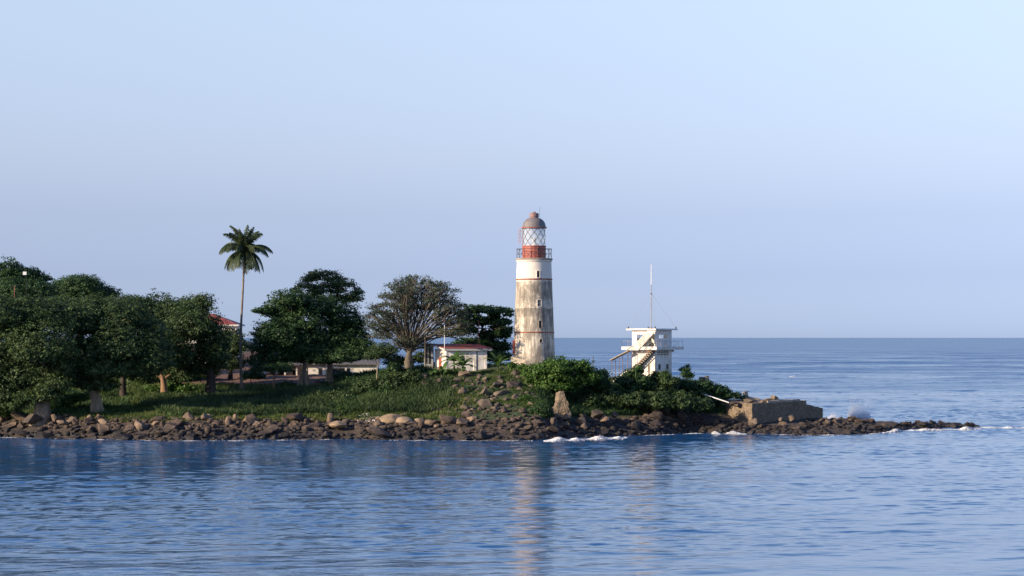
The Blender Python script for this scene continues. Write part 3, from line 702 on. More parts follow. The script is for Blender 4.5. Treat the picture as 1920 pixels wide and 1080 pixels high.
pb = P(455, 737, DP); palm = empty('coconut_palm', pb); tag(palm, 'tall slender coconut palm rising alone above the shore grass', 'palm tree')
mb = MB(); pp = [(455, 740), (452.5, 715), (451, 680), (451, 640), (452.5, 600), (454.5, 560), (456.5, 520), (457.5, 480)]
fine = []
for i in range(len(pp)-1):
    for j in range(5): fine.append((pp[i][0]+(pp[i+1][0]-pp[i][0])*j/5, pp[i][1]+(pp[i+1][1]-pp[i][1])*j/5))
fine.append(pp[-1])
mb.tube([P(x, y, DP) for x, y in fine], [.28*math.exp(-i*.35)+.21-.07*i/len(fine)+(.012 if i % 2 else 0) for i in range(len(fine))], 12)
mb.build('trunk', M['bark_palm'], palm, smooth=True)
top = P(458, 468, DP)
mb = MB(); mb.tube([P(457.5, 482, DP), top+Vector((0, 0, .3))], [.2, .3], 10)
for k in range(9):
    a = k*.7; mb.ball(top+Vector((math.cos(a)*.35, math.sin(a)*.35, -.55-.1*(k % 3))), .16, 8, 6)
mb.build('coconut', M['leaf_banana'], palm, smooth=True)
NF = 39
for k in range(NF):
    lay = k % 3; az = 2*PI*(k//3)/(NF/3)+lay*.37+random.uniform(-.22, .22)
    el = [1.15, .55, -.25][lay]+random.uniform(-.15, .15); L = [4.3, 4.7, 4.6][lay]*random.uniform(.88, 1.08); dr = [.11, .17, .21][lay]*random.uniform(.85, 1.2)
    r_ = MB(); V_, F_, A_ = [], [], []
    frond_geo(top, az, el, L, dr*1.5, .85, 60, r_, V_, F_, A_, 1.15)
    for f in F_:
        if f[2] == f[3]: f = f[:3]
        r_.f.append(None)
    r_.f = [f for f in r_.f if f]; b = len(r_.v); r_.v += [tuple(v) for v in V_]
    r_.f += [tuple(i+b for i in (f[:3] if len(set(f)) == 3 else f)) for f in F_]
    o = r_.build('frond', M['leaf_palm'], palm)
    a = o.data.attributes.new('v', 'FLOAT', 'FACE'); vals = np.clip(rng.uniform(0, 1, len(o.data.polygons))*.5+random.random()*.5, 0, 1); a.data.foreach_set('value', vals.astype(np.float32))

# ------------------------------------------------------------------ banana and fan plants
def banana(label, px, py, D, H, n=9, L=1.9, name='banana_plant', group='banana plants by the small house', wide=.36):
    b = P(px, py, D); root = empty(name, b); tag(root, label, 'plant', group)
    mb = MB(); mb.tube([b-Vector((0, 0, .3)), b+Vector((.05, 0, H*.5)), b+Vector((0, 0, H))], [.16, .12, .08], 8); mb.build('stem', M['leaf_banana'], root, smooth=True)
    for k in range(n):
        az = k*2.4+random.uniform(-.3, .3); el = random.uniform(.45, 1.35); p = b+Vector((0, 0, H*random.uniform(.75, 1))); d = Vector((math.cos(az)*math.cos(el), math.sin(az)*math.cos(el), math.sin(el)))
        vs, fs = [], []; LL = L*random.uniform(.75, 1.15); N = 9
        for i in range(N+1):
            t = i/N; side = d.cross(Vector((0, 0, 1)));  side = side.normalized() if side.length > .05 else Vector((1, 0, 0)); w_ = wide*math.sin(PI*(.06+.9*t))**.6*(1 if t > .12 else .25)
            vs += [p-side*w_-Vector((0, 0, w_*.35)), p, p+side*w_-Vector((0, 0, w_*.35))]
            d = (d+Vector((0, 0, -.22*(.4+t)))).normalized(); p = p+d*LL/N
        for i in range(N):
            for q in (0, 1): fs.append((i*3+q, i*3+q+1, i*3+q+4, i*3+q+3))
        m_ = MB().add(vs, fs); o = m_.build('leaf', M['leaf_banana'], root, smooth=True)
        a = o.data.attributes.new('v', 'FLOAT', 'FACE'); a.data.foreach_set('value', np.full(len(o.data.polygons), random.random(), np.float32))
banana('banana plant with arching leaves right of the small house', 934, 702, 337, 1.5, 12, 2.6)
banana('low banana plant left of the small house door', 815, 708, 336, .8, 9, 1.8)
banana('tallest banana plant, standing before the small house wall', 851, 702, 335.5, 2.3, 14, 2.7)
banana('banana plant leaning just right of the tallest one', 867, 704, 335, 1.5, 12, 2.4)
banana('short banana plant at the left end of the house clump', 832, 706, 335, 1.0, 8, 1.6)
banana('dark low fan-leaved plant on the shaded slope', 725, 735, 326, .4, 10, 1.6, 'fan_plant', None, .10)
banana('fan-leaved plant whose long leaf arches over the sea beside the stair', 1133, 712, 331, .8, 12, 2.0, 'fan_plant', None, .08)
banana('spiky fan-leaved plant before the watchtower wall', 1246, 716, 333, .8, 14, 1.5, 'fan_plant', None, .07)
banana('leafy fan plant rising before the watchtower stair', 1192, 704, 333, .9, 12, 1.2, 'fan_plant', None, .10)

# ------------------------------------------------------------------ grass and undergrowth
def scatter(n, pxr, dr, cond, hmin, hmax, wid, mat, name, label, lean=.3, leafy=False):
    px = rng.uniform(*pxr, n); d = rng.uniform(0, 1, n)**1.1*(dr[1]-dr[0])+dr[0]
    y = np.interp(px, WL[:, 0], WL[:, 1])+d; x = (px-960)*y/F; z = zt(x, y)
    k = cond(x, y, z, px, d); x, y, z = x[k], y[k], z[k]; n = len(x)
    hh = rng.uniform(hmin, hmax, n)*(1+.5*fbm(x, y, .5, 4))
    a = rng.uniform(0, 6.28, n); w_ = wid*rng.uniform(.6, 1.4, n)
    b = np.stack([x, y, z-.05], 1); sd_ = np.stack([np.cos(a), np.sin(a), a*0], 1)*w_[:, None]
    ln = rng.normal(size=(n, 2))*lean
    tip = b+np.stack([ln[:, 0]*hh, ln[:, 1]*hh, hh], 1)
    v = np.stack([b-sd_, b+sd_, tip+sd_*.15, tip-sd_*.15], 1).reshape(-1, 3)
    at = np.clip(.5+.5*fbm(x, y, .22, 9)+rng.normal(size=n)*.2, 0, 1)
    o = mesh_np(name, v, np.arange(4*n).reshape(n, 4), mat, attr=at); tag(o, label, 'grass', kind='stuff'); return o
inyard = lambda x, z: (x > -57) & (x < -28) & (z > 6.4)
scatter(30000, (-40, 450), (46, 90), lambda x, y, z, px, d: ~inyard(x, z), .3, .8, .12, M['grass'], 'far_grass', 'grass on the rise behind the left trees')
scatter(120000, (-40, 870), (8, 48), lambda x, y, z, px, d: (z > 2.45+.3*fbm(x, y, .8)) & ~inyard(x, z), .18, .6, .07, M['grass'], 'grass', 'shore grass covering the bank and slope')
M['grass_light'] = m_leaf('grass_sun_paled', (.06, .085, .02), (.13, .155, .045), (.25, .23, .10), .3)  # sunlight on the strip put into paler yellow-green blades
scatter(32000, (150, 760), (7.5, 13.5), lambda x, y, z, px, d: (z > 2.1) & (fbm(x, y, .4, 8) > -.35), .12, .4, .07, M['grass_light'], 'strip_grass', 'short yellow-green grass, paled for sunlight, in the strip just above the shore rocks')
scatter(60000, (780, 1010), (12, 34), lambda x, y, z, px, d: fbm(x, y, .5, 6) > -.1, .08, .28, .06, M['grass'], 'slope_grass', 'grass growing between the stones of the slope')
scatter(60000, (1010, 1400), (7, 30), lambda x, y, z, px, d: (z > 2.6), .2, .8, .08, M['leaf_mid'], 'undergrowth', 'dense dark undergrowth covering the slope under the watchtower', .5)
scatter(70000, (270, 870), (12.5, 34), lambda x, y, z, px, d: (d > 13+2*fbm(x*.0+px*.02, y*0+1, 1.0)+np.clip((px-760)/30, 0, 2)) & (fbm(x, y, .12, 5) > -.45) & (np.abs(px-860) > 15+0*px) & (d < 33-np.clip((px-800)/6, 0, 12)) & ~inyard(x, z), .35, 1.15, .10, M['leaf_dark'], 'added_shade_thicket', 'added dark growth standing for shade on the bank between lit strip and buildings', .55)  # dark leaves added here to stand in for shade on the bank
scatter(26000, (-40, 700), (12, 45), lambda x, y, z, px, d: (fbm(x, y, .25, 1) > .1) & ~inyard(x, z), .3, .9, .13, M['leaf_mid'], 'weeds', 'leafy weeds growing in the shore grass', .6)

# ------------------------------------------------------------------ lighthouse
DL = 345; SL = DL/F; LX = (1001.5-960)*SL; LY = DL
def zL(py): return HC-(py-HY)*SL
m, t, p, o = newmat('lighthouse_paint'); pos = wpos(t); tcn = node(t, 'ShaderNodeNewGeometry')
mp = node(t, 'ShaderNodeMapping'); mp.inputs['Scale'].default_value = (1.5, 1.5, .16); t.links.new(pos, mp.inputs[0])
na = noise_n(t, .6, 8, .78, pos, .4); nb = noise_n(t, 1.6, 9, .8, mp.outputs[0], .5); ncn = noise_n(t, 5, 5, .7, pos)
f = mathn(t, 'ADD', mathn(t, 'MULTIPLY', na.outputs[0], .38), mathn(t, 'MULTIPLY', nb.outputs[0], .62))
zr = node(t, 'ShaderNodeMapRange'); t.links.new(zof(t, pos), zr.inputs[0]); zr.inputs[1].default_value = zL(530); zr.inputs[2].default_value = zL(520); zr.inputs[3].default_value = .06; zr.inputs[4].default_value = -.12
f = mathn(t, 'ADD', f, zr.outputs[0])
zb = node(t, 'ShaderNodeMapRange'); t.links.new(zof(t, pos), zb.inputs[0]); zb.inputs[1].default_value = zL(690); zb.inputs[2].default_value = zL(490)
def zf(py): return (690-py)/200
sb = ramp(t, zb.outputs[0], [(zf(690), .62), (zf(668), .5), (zf(645), .36), (zf(626), .48), (zf(622), .47), (zf(600), .50), (zf(581), .57), (zf(577), .40), (zf(560), .51), (zf(528), .53), (zf(522), .45), (1, .45)])
f = mathn(t, 'ADD', f, mathn(t, 'MULTIPLY', mathn(t, 'SUBTRACT', sb.outputs[0], .5), .45))
r = ramp(t, f, [(.43, (.76, .70, .60)), (.495, (.66, .59, .48)), (.535, (.38, .34, .27)), (.63, (.17, .15, .125))])
cc = mixc(t, mathn(t, 'MULTIPLY', ncn.outputs[0], .22), r.outputs[0], (.5, .43, .33), 'MULTIPLY')
t.links.new(cc, p.inputs['Base Color']); p.inputs['Roughness'].default_value = .85; bump(t, p, nb.outputs[0], .35, .08)
M['lh'] = m
lhb = Vector((LX, LY, zL(688))); LH = empty('lighthouse', lhb); tag(LH, 'tall stained white lighthouse tower with red lantern room and domed roof', 'lighthouse')
def rT(py): return (32.3+(py-492)*(39.2-32.3)/(672-492))*SL
mb = MB(); prof = [(rT(692)+.12, zL(700)), (rT(680)+.12, zL(676)), (rT(676), zL(674))]
for py in range(668, 488, -6): prof.append((rT(py), zL(py)))
prof += [(rT(492), zL(492)), (rT(492)+.05, zL(490.5)), (rT(492)+.12, zL(490)), (rT(492)+.16, zL(488)), (rT(492)+.02, zL(487.5))]
mb.lathe(prof, 72, (LX, LY)); mb.build('tower_wall', M['lh'], LH, smooth=True)
M['redworn'] = m_plain('worn_red_band', (.30, .09, .055), .8, .55, 2.2)
for py, hgt, ma in ((524, 1.2, 'redworn'), (623, 1.0, 'redworn'), (578, 1.0, 'lh')):
    mb = MB(); r0 = rT(py); mb.lathe([(r0-.1, zL(py+hgt)), (r0+.07, zL(py+hgt)), (r0+.07, zL(py-hgt)), (r0-.1, zL(py-hgt))], 72, (LX, LY)); mb.build('band', M[ma], LH)
mb = MB(); g0 = 35*SL; mb.lathe([(g0-.35, zL(489)), (g0-.05, zL(487)), (g0, zL(486.5)), (g0, zL(485)), (g0-.1, zL(484.7))], 48, (LX, LY)); gal = mb.build('gallery', M['concrete'], LH)
mb = MB()
for k in range(16):
    a = 2*PI*(k+.5)/16; q = Vector((LX+math.cos(a)*33*SL, LY+math.sin(a)*33*SL, zL(485))); mb.tube([q, q+Vector((0, 0, 18*SL))], .03, 5)
    a2 = 2*PI*(k+1.5)/16; q2 = Vector((LX+math.cos(a2)*33*SL, LY+math.sin(a2)*33*SL, zL(485)))
    if k % 2: mb.tube([q, q2+Vector((0, 0, 18*SL))], .022, 4)
    else: mb.tube([q+Vector((0, 0, 18*SL)), q2], .022, 4)
for hh, rr in ((18, .04), (9, .025)):
    mb.tube([(LX+math.cos(2*PI*k/32)*33*SL, LY+math.sin(2*PI*k/32)*33*SL, zL(485)+hh*SL) for k in range(33)], rr, 5)
mb.build('gallery_railing', M['darkmetal'], LH)
mb = MB(); rd = 22*SL; mb.lathe([(rd+.08, zL(485.5)), (rd+.08, zL(483.5)), (rd, zL(483)), (rd, zL(463)), (rd+.06, zL(462.5)), (rd+.06, zL(461))], 20, (LX, LY)); drum = mb.build('lantern_base', M['redpaint'], LH)
mb = MB()
for a in (-1.25, -.35): mb.box(-.03, .03, -.05, .03, zL(483), zL(463), Matrix.Translation((LX+math.cos(a)*rd, LY+math.sin(a)*rd, 0)))
mb.build('rib', M['darkmetal'], LH)
m, t, p, o = newmat('lantern_glass'); tr = node(t, 'ShaderNodeBsdfTransparent'); tr.inputs[0].default_value = (.93, .96, .97, 1); gl = node(t, 'ShaderNodeBsdfGlossy'); gl.inputs['Roughness'].default_value = .05
df = node(t, 'ShaderNodeBsdfDiffuse'); df.inputs[0].default_value = (.75, .8, .82, 1)
m1 = node(t, 'ShaderNodeMixShader'); m1.inputs[0].default_value = .10; m2 = node(t, 'ShaderNodeMixShader'); m2.inputs[0].default_value = .3
t.links.new(tr.outputs[0], m1.inputs[1]); t.links.new(gl.outputs[0], m1.inputs[2]); t.links.new(m1.outputs[0], m2.inputs[1]); t.links.new(df.outputs[0], m2.inputs[2]); t.links.new(m2.outputs[0], o.inputs[0])
M['glass'] = m
rg = 20.5*SL; mb = MB(); n = 32; vs = []; fs = []
for z in (zL(461), zL(427)):
    for k in range(n): vs.append((LX+rg*math.cos(2*PI*k/n), LY+rg*math.sin(2*PI*k/n), z))
fs = [(k, (k+1) % n, n+(k+1) % n, n+k) for k in range(n)]
mb.add(vs, fs); gls = mb.build('lantern_glass', M['glass'], LH, smooth=True)
mb = MB(); H_ = zL(427)-zL(461)
for k in range(10):
    for sg in (-1, 1):
        mb.tube([(LX+(rg+.03)*math.cos(2*PI*k/10+sg*q*.21), LY+(rg+.03)*math.sin(2*PI*k/10+sg*q*.21), zL(461)+H_*q/6) for q in range(7)], .024, 4)
mb.build('lattice', M['darkmetal'], LH)
mb = MB(); mb.lathe([(.45, zL(461)), (.45, zL(457)), (.30, zL(456)), (.33, zL(452)), (.33, zL(448)), (.18, zL(446))], 16, (LX, LY)); mb.build('lamp', M['whitemetal'], LH, smooth=True)
mb = MB(); prof = [(23.5*SL, zL(427.5)), (23.8*SL, zL(426)), (22*SL, zL(425.5))]
for k in range(1, 9):
    a = k/9*PI/2*.93; prof.append((21.8*SL*math.cos(a)**.75 if k > 0 else 0, zL(425.5)+17.5*SL*math.sin(a)))
mb.lathe(prof, 32, (LX, LY)); mb.build('dome', m_plain('dome_lead', (.17, .155, .155), .65, .3, 2.5), LH, smooth=True)
mb = MB(); mb.lathe([(24*SL, zL(428)), (24*SL, zL(426.6)), (21*SL, zL(426.6))], 32, (LX, LY)); mb.build('dome_rim', M['redpaint'], LH)
mb = MB(); mb.lathe([(8*SL, zL(410)), (8*SL, zL(407)), (8.8*SL, zL(407)), (8.8*SL, zL(400.5)), (8*SL, zL(400)), (3*SL, zL(399)), (3*SL, zL(397.4)), (1.2*SL, zL(397))], 20, (LX, LY)); mb.build('vent_cap', m_plain('vent_metal', (.26, .16, .15), .7, .4, 4), LH, smooth=True)
mb = MB(); q = P(1012, 410, DL); mb.tube([q, P(1012, 388, DL)], .022, 5); mb.build('lightning_rod', M['darkmetal'], LH)
mb = MB(); q = P(979, 0, DL).x; mb.tube([P(979.5, 484, DL-.3), P(979.5, 424, DL-.3)], .05, 5); mb.tube([P(974, 433, DL-.3), P(980, 433, DL-.3)], .025, 4); mb.tube([P(974, 445, DL-.3), P(980, 445, DL-.3)], .025, 4); mb.build('aerial_pole', m_plain('aerial_red', (.5, .3, .22), .6), LH)
mb = MB()
for x in (972.3, 975.5): mb.tube([P(x, 456, DL-.3), P(x, 428, DL-.3)], .045, 4)
for y in range(430, 457, 4): mb.tube([P(972.3, y, DL-.3), P(975.5, y+2, DL-.3)], .03, 4)
mb.build('aerial', m_plain('aerial_pink', (.45, .33, .36), .6), LH)
def lh_window(px, py, w_, h_, pale):
    rr = rT(py); dx = (px-1001.5)*SL; a = math.atan2(-math.sqrt(max(0, rr*rr-dx*dx)), dx)
    Mx = Matrix.Translation((LX+math.cos(a)*rr, LY+math.sin(a)*rr, 0)) @ Matrix.Rotation(a+PI/2, 4, 'Z')
    ww, hh = w_*SL/2, h_*SL/2; z = zL(py)
    wn = MB().box(-ww, ww, -.05, .16, z-hh, z+hh, Mx).build('window', M['darkhole'], LH)
    f_ = MB()
    f_.box(-ww-.09, -ww, -.14, .1, z-hh-.09, z+hh+.09, Mx).box(ww, ww+.09, -.14, .1, z-hh-.09, z+hh+.09, Mx).box(-ww, ww, -.14, .1, z+hh, z+hh+.09, Mx).box(-ww, ww, -.18, .1, z-hh-.11, z-hh, Mx)
    f_.build('frame', M['white' if pale else 'lh'], wn)
    if pale: MB().box(-.02, .02, -.075, -.052, z-hh, z+hh, Mx).box(-ww, -.022, -.075, -.052, z-.02, z+.02, Mx).box(.022, ww, -.075, -.052, z-.02, z+.02, Mx).build('muntin', M['white'], wn)
lh_window(1008.7, 515, 5, 12, False); lh_window(1010.5, 568.5, 6.5, 11.5, True); lh_window(1012.5, 608.5, 5, 13, False); lh_window(1013.5, 639, 5, 6, False)
a = PI+.18; Mx = Matrix.Translation((LX+math.cos(a)*rT(650), LY+math.sin(a)*rT(650), 0)) @ Matrix.Rotation(a+PI/2, 4, 'Z')
dr = MB().box(-.5, .5, -.06, .3, zL(665), zL(641), Mx).build('door', M['redpaint'], LH); MB().box(-.62, -.5, -.12, .3, zL(665), zL(640), Mx).box(.5, .62, -.12, .3, zL(665), zL(640), Mx).box(-.62, .62, -.12, .3, zL(639.9), zL(638), Mx).build('frame', M['redpaint'], dr)
# low rubble wall round the lighthouse foot
mb = MB(); pw = [P(958, 0, 341), P(985, 0, 338.5), P(1008, 0, 338.5), P(1030, 0, 341)]
tops = [zL(668), zL(674), zL(680), zL(684)]
poly = [(q.x, q.y) for q in pw]+[(q.x, q.y+.5) for q in pw[::-1]]
mb.prism(poly, 8.2, tops+tops[::-1]); o = mb.build('retaining_wall', M['concrete'], loc=(pw[0].x, pw[0].y, 8.5)); tag(o, 'low dark stone wall curving round the lighthouse foot', 'wall')

# ------------------------------------------------------------------ small house
DH = 341; SH = DH/F
hb = P(862, 693, DH); HO = empty('small_house', hb); tag(HO, 'small white house with a red roof and pierced block wall left of the lighthouse', 'house')
def hx(px): return (px-960)*SH
ang = R(14); rot = Matrix.Rotation(ang, 3, 'Z')
A = Vector((hx(836), DH, 0)); U = Vector((math.cos(R(8)), math.sin(R(8)), 0)); W_ = Vector((-.50, .866, 0))     # front along U, side wall going left and back
LU = (912-836)*SH/U.x; LW = 22*SH/.50
z0, z1 = HC-(697-HY)*SH, HC-(654-HY)*SH
def hp(u, w_, z): q = A+U*u+W_*w_; return (q.x, q.y, z)
B3 = lambda u0, u1, w0, w1, za, zb: [hp(u0, w0, za), hp(u1, w0, za), hp(u1, w1, za), hp(u0, w1, za), hp(u0, w0, zb), hp(u1, w0, zb), hp(u1, w1, zb), hp(u0, w1, zb)]
BF = [(0,3,2,1),(4,5,6,7),(0,1,5,4),(1,2,6,5),(2,3,7,6),(3,0,4,7)]
def hbox(mb, *a): return mb.add(B3(*a), BF)
mb = MB(); hbox(mb, 0, LU, 0, LW, z0-1, z1); mb.build('wall', M['white'], HO)
# pierced block panel: dark field behind a lattice of white bars
u0, u1 = (862-836)*SH, (886-836)*SH; za, zb = HC-(676-HY)*SH, HC-(657-HY)*SH
mb = MB(); hbox(mb, u0, u1, -.012, .05, za, zb); sc = mb.build('vent_block_panel', M['darkhole'], HO)
mb = MB(); nc = 9; nr = 6
for i in range(nc+1): uu = u0+(u1-u0)*i/nc; hbox(mb, uu-.05, uu+.05, -.07, -.013, za, zb)
for i in range(nr+1):
    zz = za+(zb-za)*i/nr; hbox(mb, u0, u1, -.066, -.014, zz-.045, zz+.045)
mb.build('lattice', M['white'], sc)
mb = MB(); hbox(mb, (888-836)*SH, (893-836)*SH, -.10, .02, z0-1, z1); hbox(mb, LU-.25, LU+.04, -.06, .2, z0-1, z1); hbox(mb, -.04, .2, -.06, .2, z0-1, z1); mb.build('pilaster', M['white'], HO)
mb = MB(); hbox(mb, (893.2-836)*SH, (895.4-836)*SH, -.03, .02, z0-1, z1-.1); mb.build('downpipe', M['darkmetal'], HO)
mb = MB(); hbox(mb, -.05, .02, LW*.38, LW*.62, z0-.5, z0+2.2); dd = mb.build('door', M['redpaint'], HO); mb = MB(); hbox(mb, -.09, -.055, LW*.42, LW*.47, z0+.6, z0+.75); mb.build('handle', M['greymetal'], dd)
mb = MB(); ov = .55
rf = [hp(-ov, -ov, z1+.02), hp(LU+ov, -ov, z1+.02), hp(LU+ov*.4, LW*.9, z1+.60), hp(-ov, LW*.9, z1+.60)]
mb.add([Vector(q) for q in rf]+[Vector(q)+Vector((0, 0, .14)) for q in rf], BF); mb.build('roof', M['redroof'], HO)
mb = MB(); fa = [hp(-ov-.05, -ov-.05, z1-.30), hp(LU+ov+.05, -ov-.05, z1-.30), hp(LU+ov+.05, -ov+.05, z1-.30), hp(-ov-.05, -ov+.05, z1-.30)]
mb.add([Vector(q) for q in fa]+[Vector(q)+Vector((0, 0, .30)) for q in fa], BF); mb.build('fascia', M['greywall'], HO)
mb = MB(); fa = [hp(-ov-.06, -ov, z1-.22), hp(-ov+.03, -ov, z1-.22), hp(-ov+.03, LW*.9, z1+.5), hp(-ov-.06, LW*.9, z1+.5)]
mb.add([Vector(q) for q in fa]+[Vector(q)+Vector((0, 0, .22)) for q in fa], BF); mb.build('barge_board', M['white'], HO)
# grey outbuilding to its left
ob = P(803, 690, 347); OB = empty('outbuilding', ob); tag(OB, 'narrow grey shed with dark openings in the shade left of the small house', 'shed')
s_ = 347/F; x0, x1 = (795-960)*s_, (812-960)*s_; zt_, zb_ = HC-(646-HY)*s_, HC-(697-HY)*s_
MB().box(x0, x1, 347, 350, zb_, zt_).build('wall', M['greywall'], OB)
for a_ in (799, 805.5): MB().box((a_-960)*s_-.16, (a_-960)*s_+.16, 346.96, 347.2, HC-(682-HY)*s_, HC-(655-HY)*s_).build('window', M['darkhole'], OB)
MB().box(x0-.3, x1+.2, 346.7, 350.3, zt_+.002, zt_+.15).build('roof', M['concrete'], OB)
# poles
def pole(name, label, px, y0, y1, D, r, mat, arm=None, cat='pole'):
    b = P(px, y0, D); gz = float(zt(b.x, b.y)); b.z = min(b.z, gz)
    o = MB().tube([b-Vector((0, 0, .3)), P(px, y1, D)], [r, r*.7], 8).build(name, mat, loc=b, smooth=True); tag(o, label, cat); return o
fp = empty('flagpole', P(833.5, 700, 338)); fp.location.z = float(zt(fp.location.x, 338)); tag(fp, 'thin white pole with a red tip in front of the small house', 'pole')
MB().tube([fp.location-Vector((0, 0, .3)), P(833.5, 606, 338)], [.055, .04], 8).build('shaft', M['whitemetal'], fp)
MB().tube([P(833.5, 606, 338), P(833.5, 596, 338)], [.045, .035], 8).build('tip', M['redpaint'], fp)
pole('red_pole', 'red pole rising among the dark tiered tree behind the house', 897, 690, 600, 349, .06, M['redpaint'])
pole('timber_pole', 'grey timber pole before the umbrella tree branches', 797, 700, 608, 340, .08, M['bark_grey'])
pole('sea_post', 'lone dark post standing between the round bush and the watchtower', 1112, 712, 667, 338, .07, M['darkmetal'])
pole('red_mast', 'short red mast section showing in the far-left canopy', 27, 620, 536, 352, .07, M['redpaint'], cat='mast')
mk = empty('mast', P(49, 700, 366)); tag(mk, 'thin mast with a white box above the far-left tree tops', 'mast')
MB().tube([P(49, 700, 366), P(49, 500, 366)], [.045, .02], 6).build('shaft', M['darkmetal'], mk)
_q = P(47, 512.5, 366); MB().box(_q.x-.28, _q.x+.28, _q.y-.35, _q.y-.06, _q.z-.26, _q.z+.26).build('equipment_box', M['whitemetal'], mk)

# ------------------------------------------------------------------ white building behind the trees
DW = 377; SW = DW/F
wb = P(580, 712, DW); WB = empty('long_building', wb); tag(WB, 'long low white building half hidden behind the tree trunks', 'building')
def wz(py): return HC-(py-HY)*SW
def wx(px): return (px-960)*SW
MB().box(wx(578), wx(706), DW, DW+7, wz(725), wz(682)).build('wall', M['white'], WB)
MB().prism([(wx(500), DW+2.5), (wx(577.9), DW+2.5), (wx(577.9), DW+7), (wx(500), DW+7)], wz(725), wz(686)).build('veranda_wall', M['white'], WB)
for a_, b_ in ((504, 516), (521, 532), (546, 552)): MB().box(wx(a_), wx(b_), DW+2.46, DW+2.7, wz(714), wz(694)).build('window', M['darkhole'], WB)
for a_, b_ in ((597, 604), (620, 646), (650, 656)): MB().box(wx(a_), wx(b_), DW-.04, DW+.2, wz(704), wz(690)).build('window', M['darkhole'], WB)
for a_ in (500, 518, 534, 556, 574): MB().box(wx(a_)-.12, wx(a_)+.12, DW+.2, DW+.44, wz(720), wz(688)).build('veranda_post', M['white'], WB)
MB().prism([(wx(482), DW-3), (wx(499.9), DW-.5), (wx(499.9), DW+2.4), (wx(482), DW+2.4)], wz(722), [wz(687), wz(687), wz(687), wz(687)]).build('end_wall', M['white'], WB)
q = [(wx(476), DW-.6, wz(684)), (wx(710), DW-.6, wz(684)), (wx(710), DW+8, wz(668)), (wx(476), DW+8, wz(668))]
MB().add([Vector(v) for v in q]+[Vector(v)+Vector((0, 0, .15)) for v in q], BF).build('roof', m_plain('sheet_roof', (.13, .12, .11), .7, .3), WB)
# red roofed house on the rise
DR = 405; SR = DR/F
rb = P(400, 700, DR); RB = empty('hillside_house', rb); tag(RB, 'dark red hipped roof and white eave of a house above trees left of the palm', 'house')
def rp(px, py, D=DR): return P(px, py, D)
x0, x1 = (330-960)*SR, (443-960)*SR; zb_, ze = HC-(700-HY)*SR, HC-(611.5-HY)*SR
MB().box(x0, x1, DR, DR+9, zb_, ze).build('wall', M['white'], RB)
for a_ in (415, 428): MB().box((a_-960)*SR-.4, (a_-960)*SR+.4, DR-.05, DR+.1, HC-(634-HY)*SR, HC-(620-HY)*SR).build('window', M['darkhole'], RB)
MB().box(x0-.5, x1+.5, DR-.5, DR+9.5, ze+.003, ze+.28).build('eave', M['white'], RB)
zr_ = ze+.285; tp = HC-(588-HY)*SR
MB().add([(x0-.45, DR-.45, zr_), (x1+.45, DR-.45, zr_), (x1+.45, DR+9.4, zr_), (x0-.45, DR+9.4, zr_), (x0+4.5, DR+4.5, tp), (x1-4.6, DR+4.5, tp)], [(0,1,5,4), (1,2,5), (2,3,4,5), (3,0,4), (0,3,2,1)]).build('roof', M['redroof'], RB)

# ------------------------------------------------------------------ watchtower
DT = 338; ST = DT/F
TC = Vector(((1228-960)*ST, DT, 0)); Tu = Vector((-math.cos(R(40)), math.sin(R(40)), 0)); Tv = Vector((math.sin(R(40)), math.cos(R(40)), 0)); TA = 4.3
def tz(py): return HC-(py-HY)*ST
def tp_(u, v, z): q = TC+Tu*u+Tv*v; return Vector((q.x, q.y, z))
def tb(mb, u0, u1, v0, v1, za, zb): return mb.add([tp_(u0,v0,za), tp_(u1,v0,za), tp_(u1,v1,za), tp_(u0,v1,za), tp_(u0,v0,zb), tp_(u1,v0,zb), tp_(u1,v1,zb), tp_(u0,v1,zb)], [(0,1,2,3),(7,6,5,4),(4,5,1,0),(5,6,2,1),(6,7,3,2),(7,4,0,3)])
WT = empty('watchtower', tp_(TA/2, TA/2, 7.0)); tag(WT, 'white two-storey square watchtower with balcony and covered outside stair', 'watchtower')
zf0, zf1, zr0, zr1 = tz(656), tz(650), tz(619), tz(616)
mb = MB(); tb(mb, 0, TA, 0, TA, 6.0, zf0); mb.build('base_wall', M['white'], WT)
# cabin walls with see-through windows on both visible sides
mb = MB(); th = .18; wz0, wz1 = tz(635), tz(627)
def wallu(v0, v1, holes):   # wall along u
    prev = 0
    for a_, b_, c_, d_ in holes:
        if a_ > prev: tb(mb, prev, a_, v0, v1, zf1, zr0)
        tb(mb, a_, b_, v0, v1, zf1, c_); 
        if d_ < zr0: tb(mb, a_, b_, v0, v1, d_, zr0)
        prev = b_
    tb(mb, prev, TA, v0, v1, zf1, zr0)
def wallv(u0, u1, holes):
    prev = th
    for a_, b_, c_, d_ in holes:
        tb(mb, u0, u1, prev, a_, zf1, zr0); tb(mb, u0, u1, a_, b_, zf1, c_); tb(mb, u0, u1, a_, b_, d_, zr0); prev = b_
    tb(mb, u0, u1, prev, TA-th, zf1, zr0)
wallu(0, th, [(.15, 1.25, zf1+.02, tz(624)), (2.1, 3.4, tz(639), wz1)])
wallu(TA-th, TA, [(1.4, 3.0, wz0, wz1)])
wallv(0, th, [(1.0, 3.1, wz0, wz1)])
wallv(TA-th, TA, [(1.0, 3.1, wz0, wz1)])
mb.build('cabin_wall', M['white'], WT)
wn = MB(); tb(wn, .05, .09, 1.0, 3.1, wz0, wz0+.06); tb(wn, .05, .09, 1.0, 3.1, wz1-.06, wz1)
for v in (1.45, 1.85, 2.3, 2.7): tb(wn, .05, .09, v-.05, v+.05, wz0+.06, wz1-.06)
wn.build('window_frame', M['whitemetal'], WT)
wn = MB()
for u in (2.5, 2.95): tb(wn, u-.05, u+.05, .05, .09, tz(639), wz1)
wn.build('window_frame', M['darkmetal'], WT)
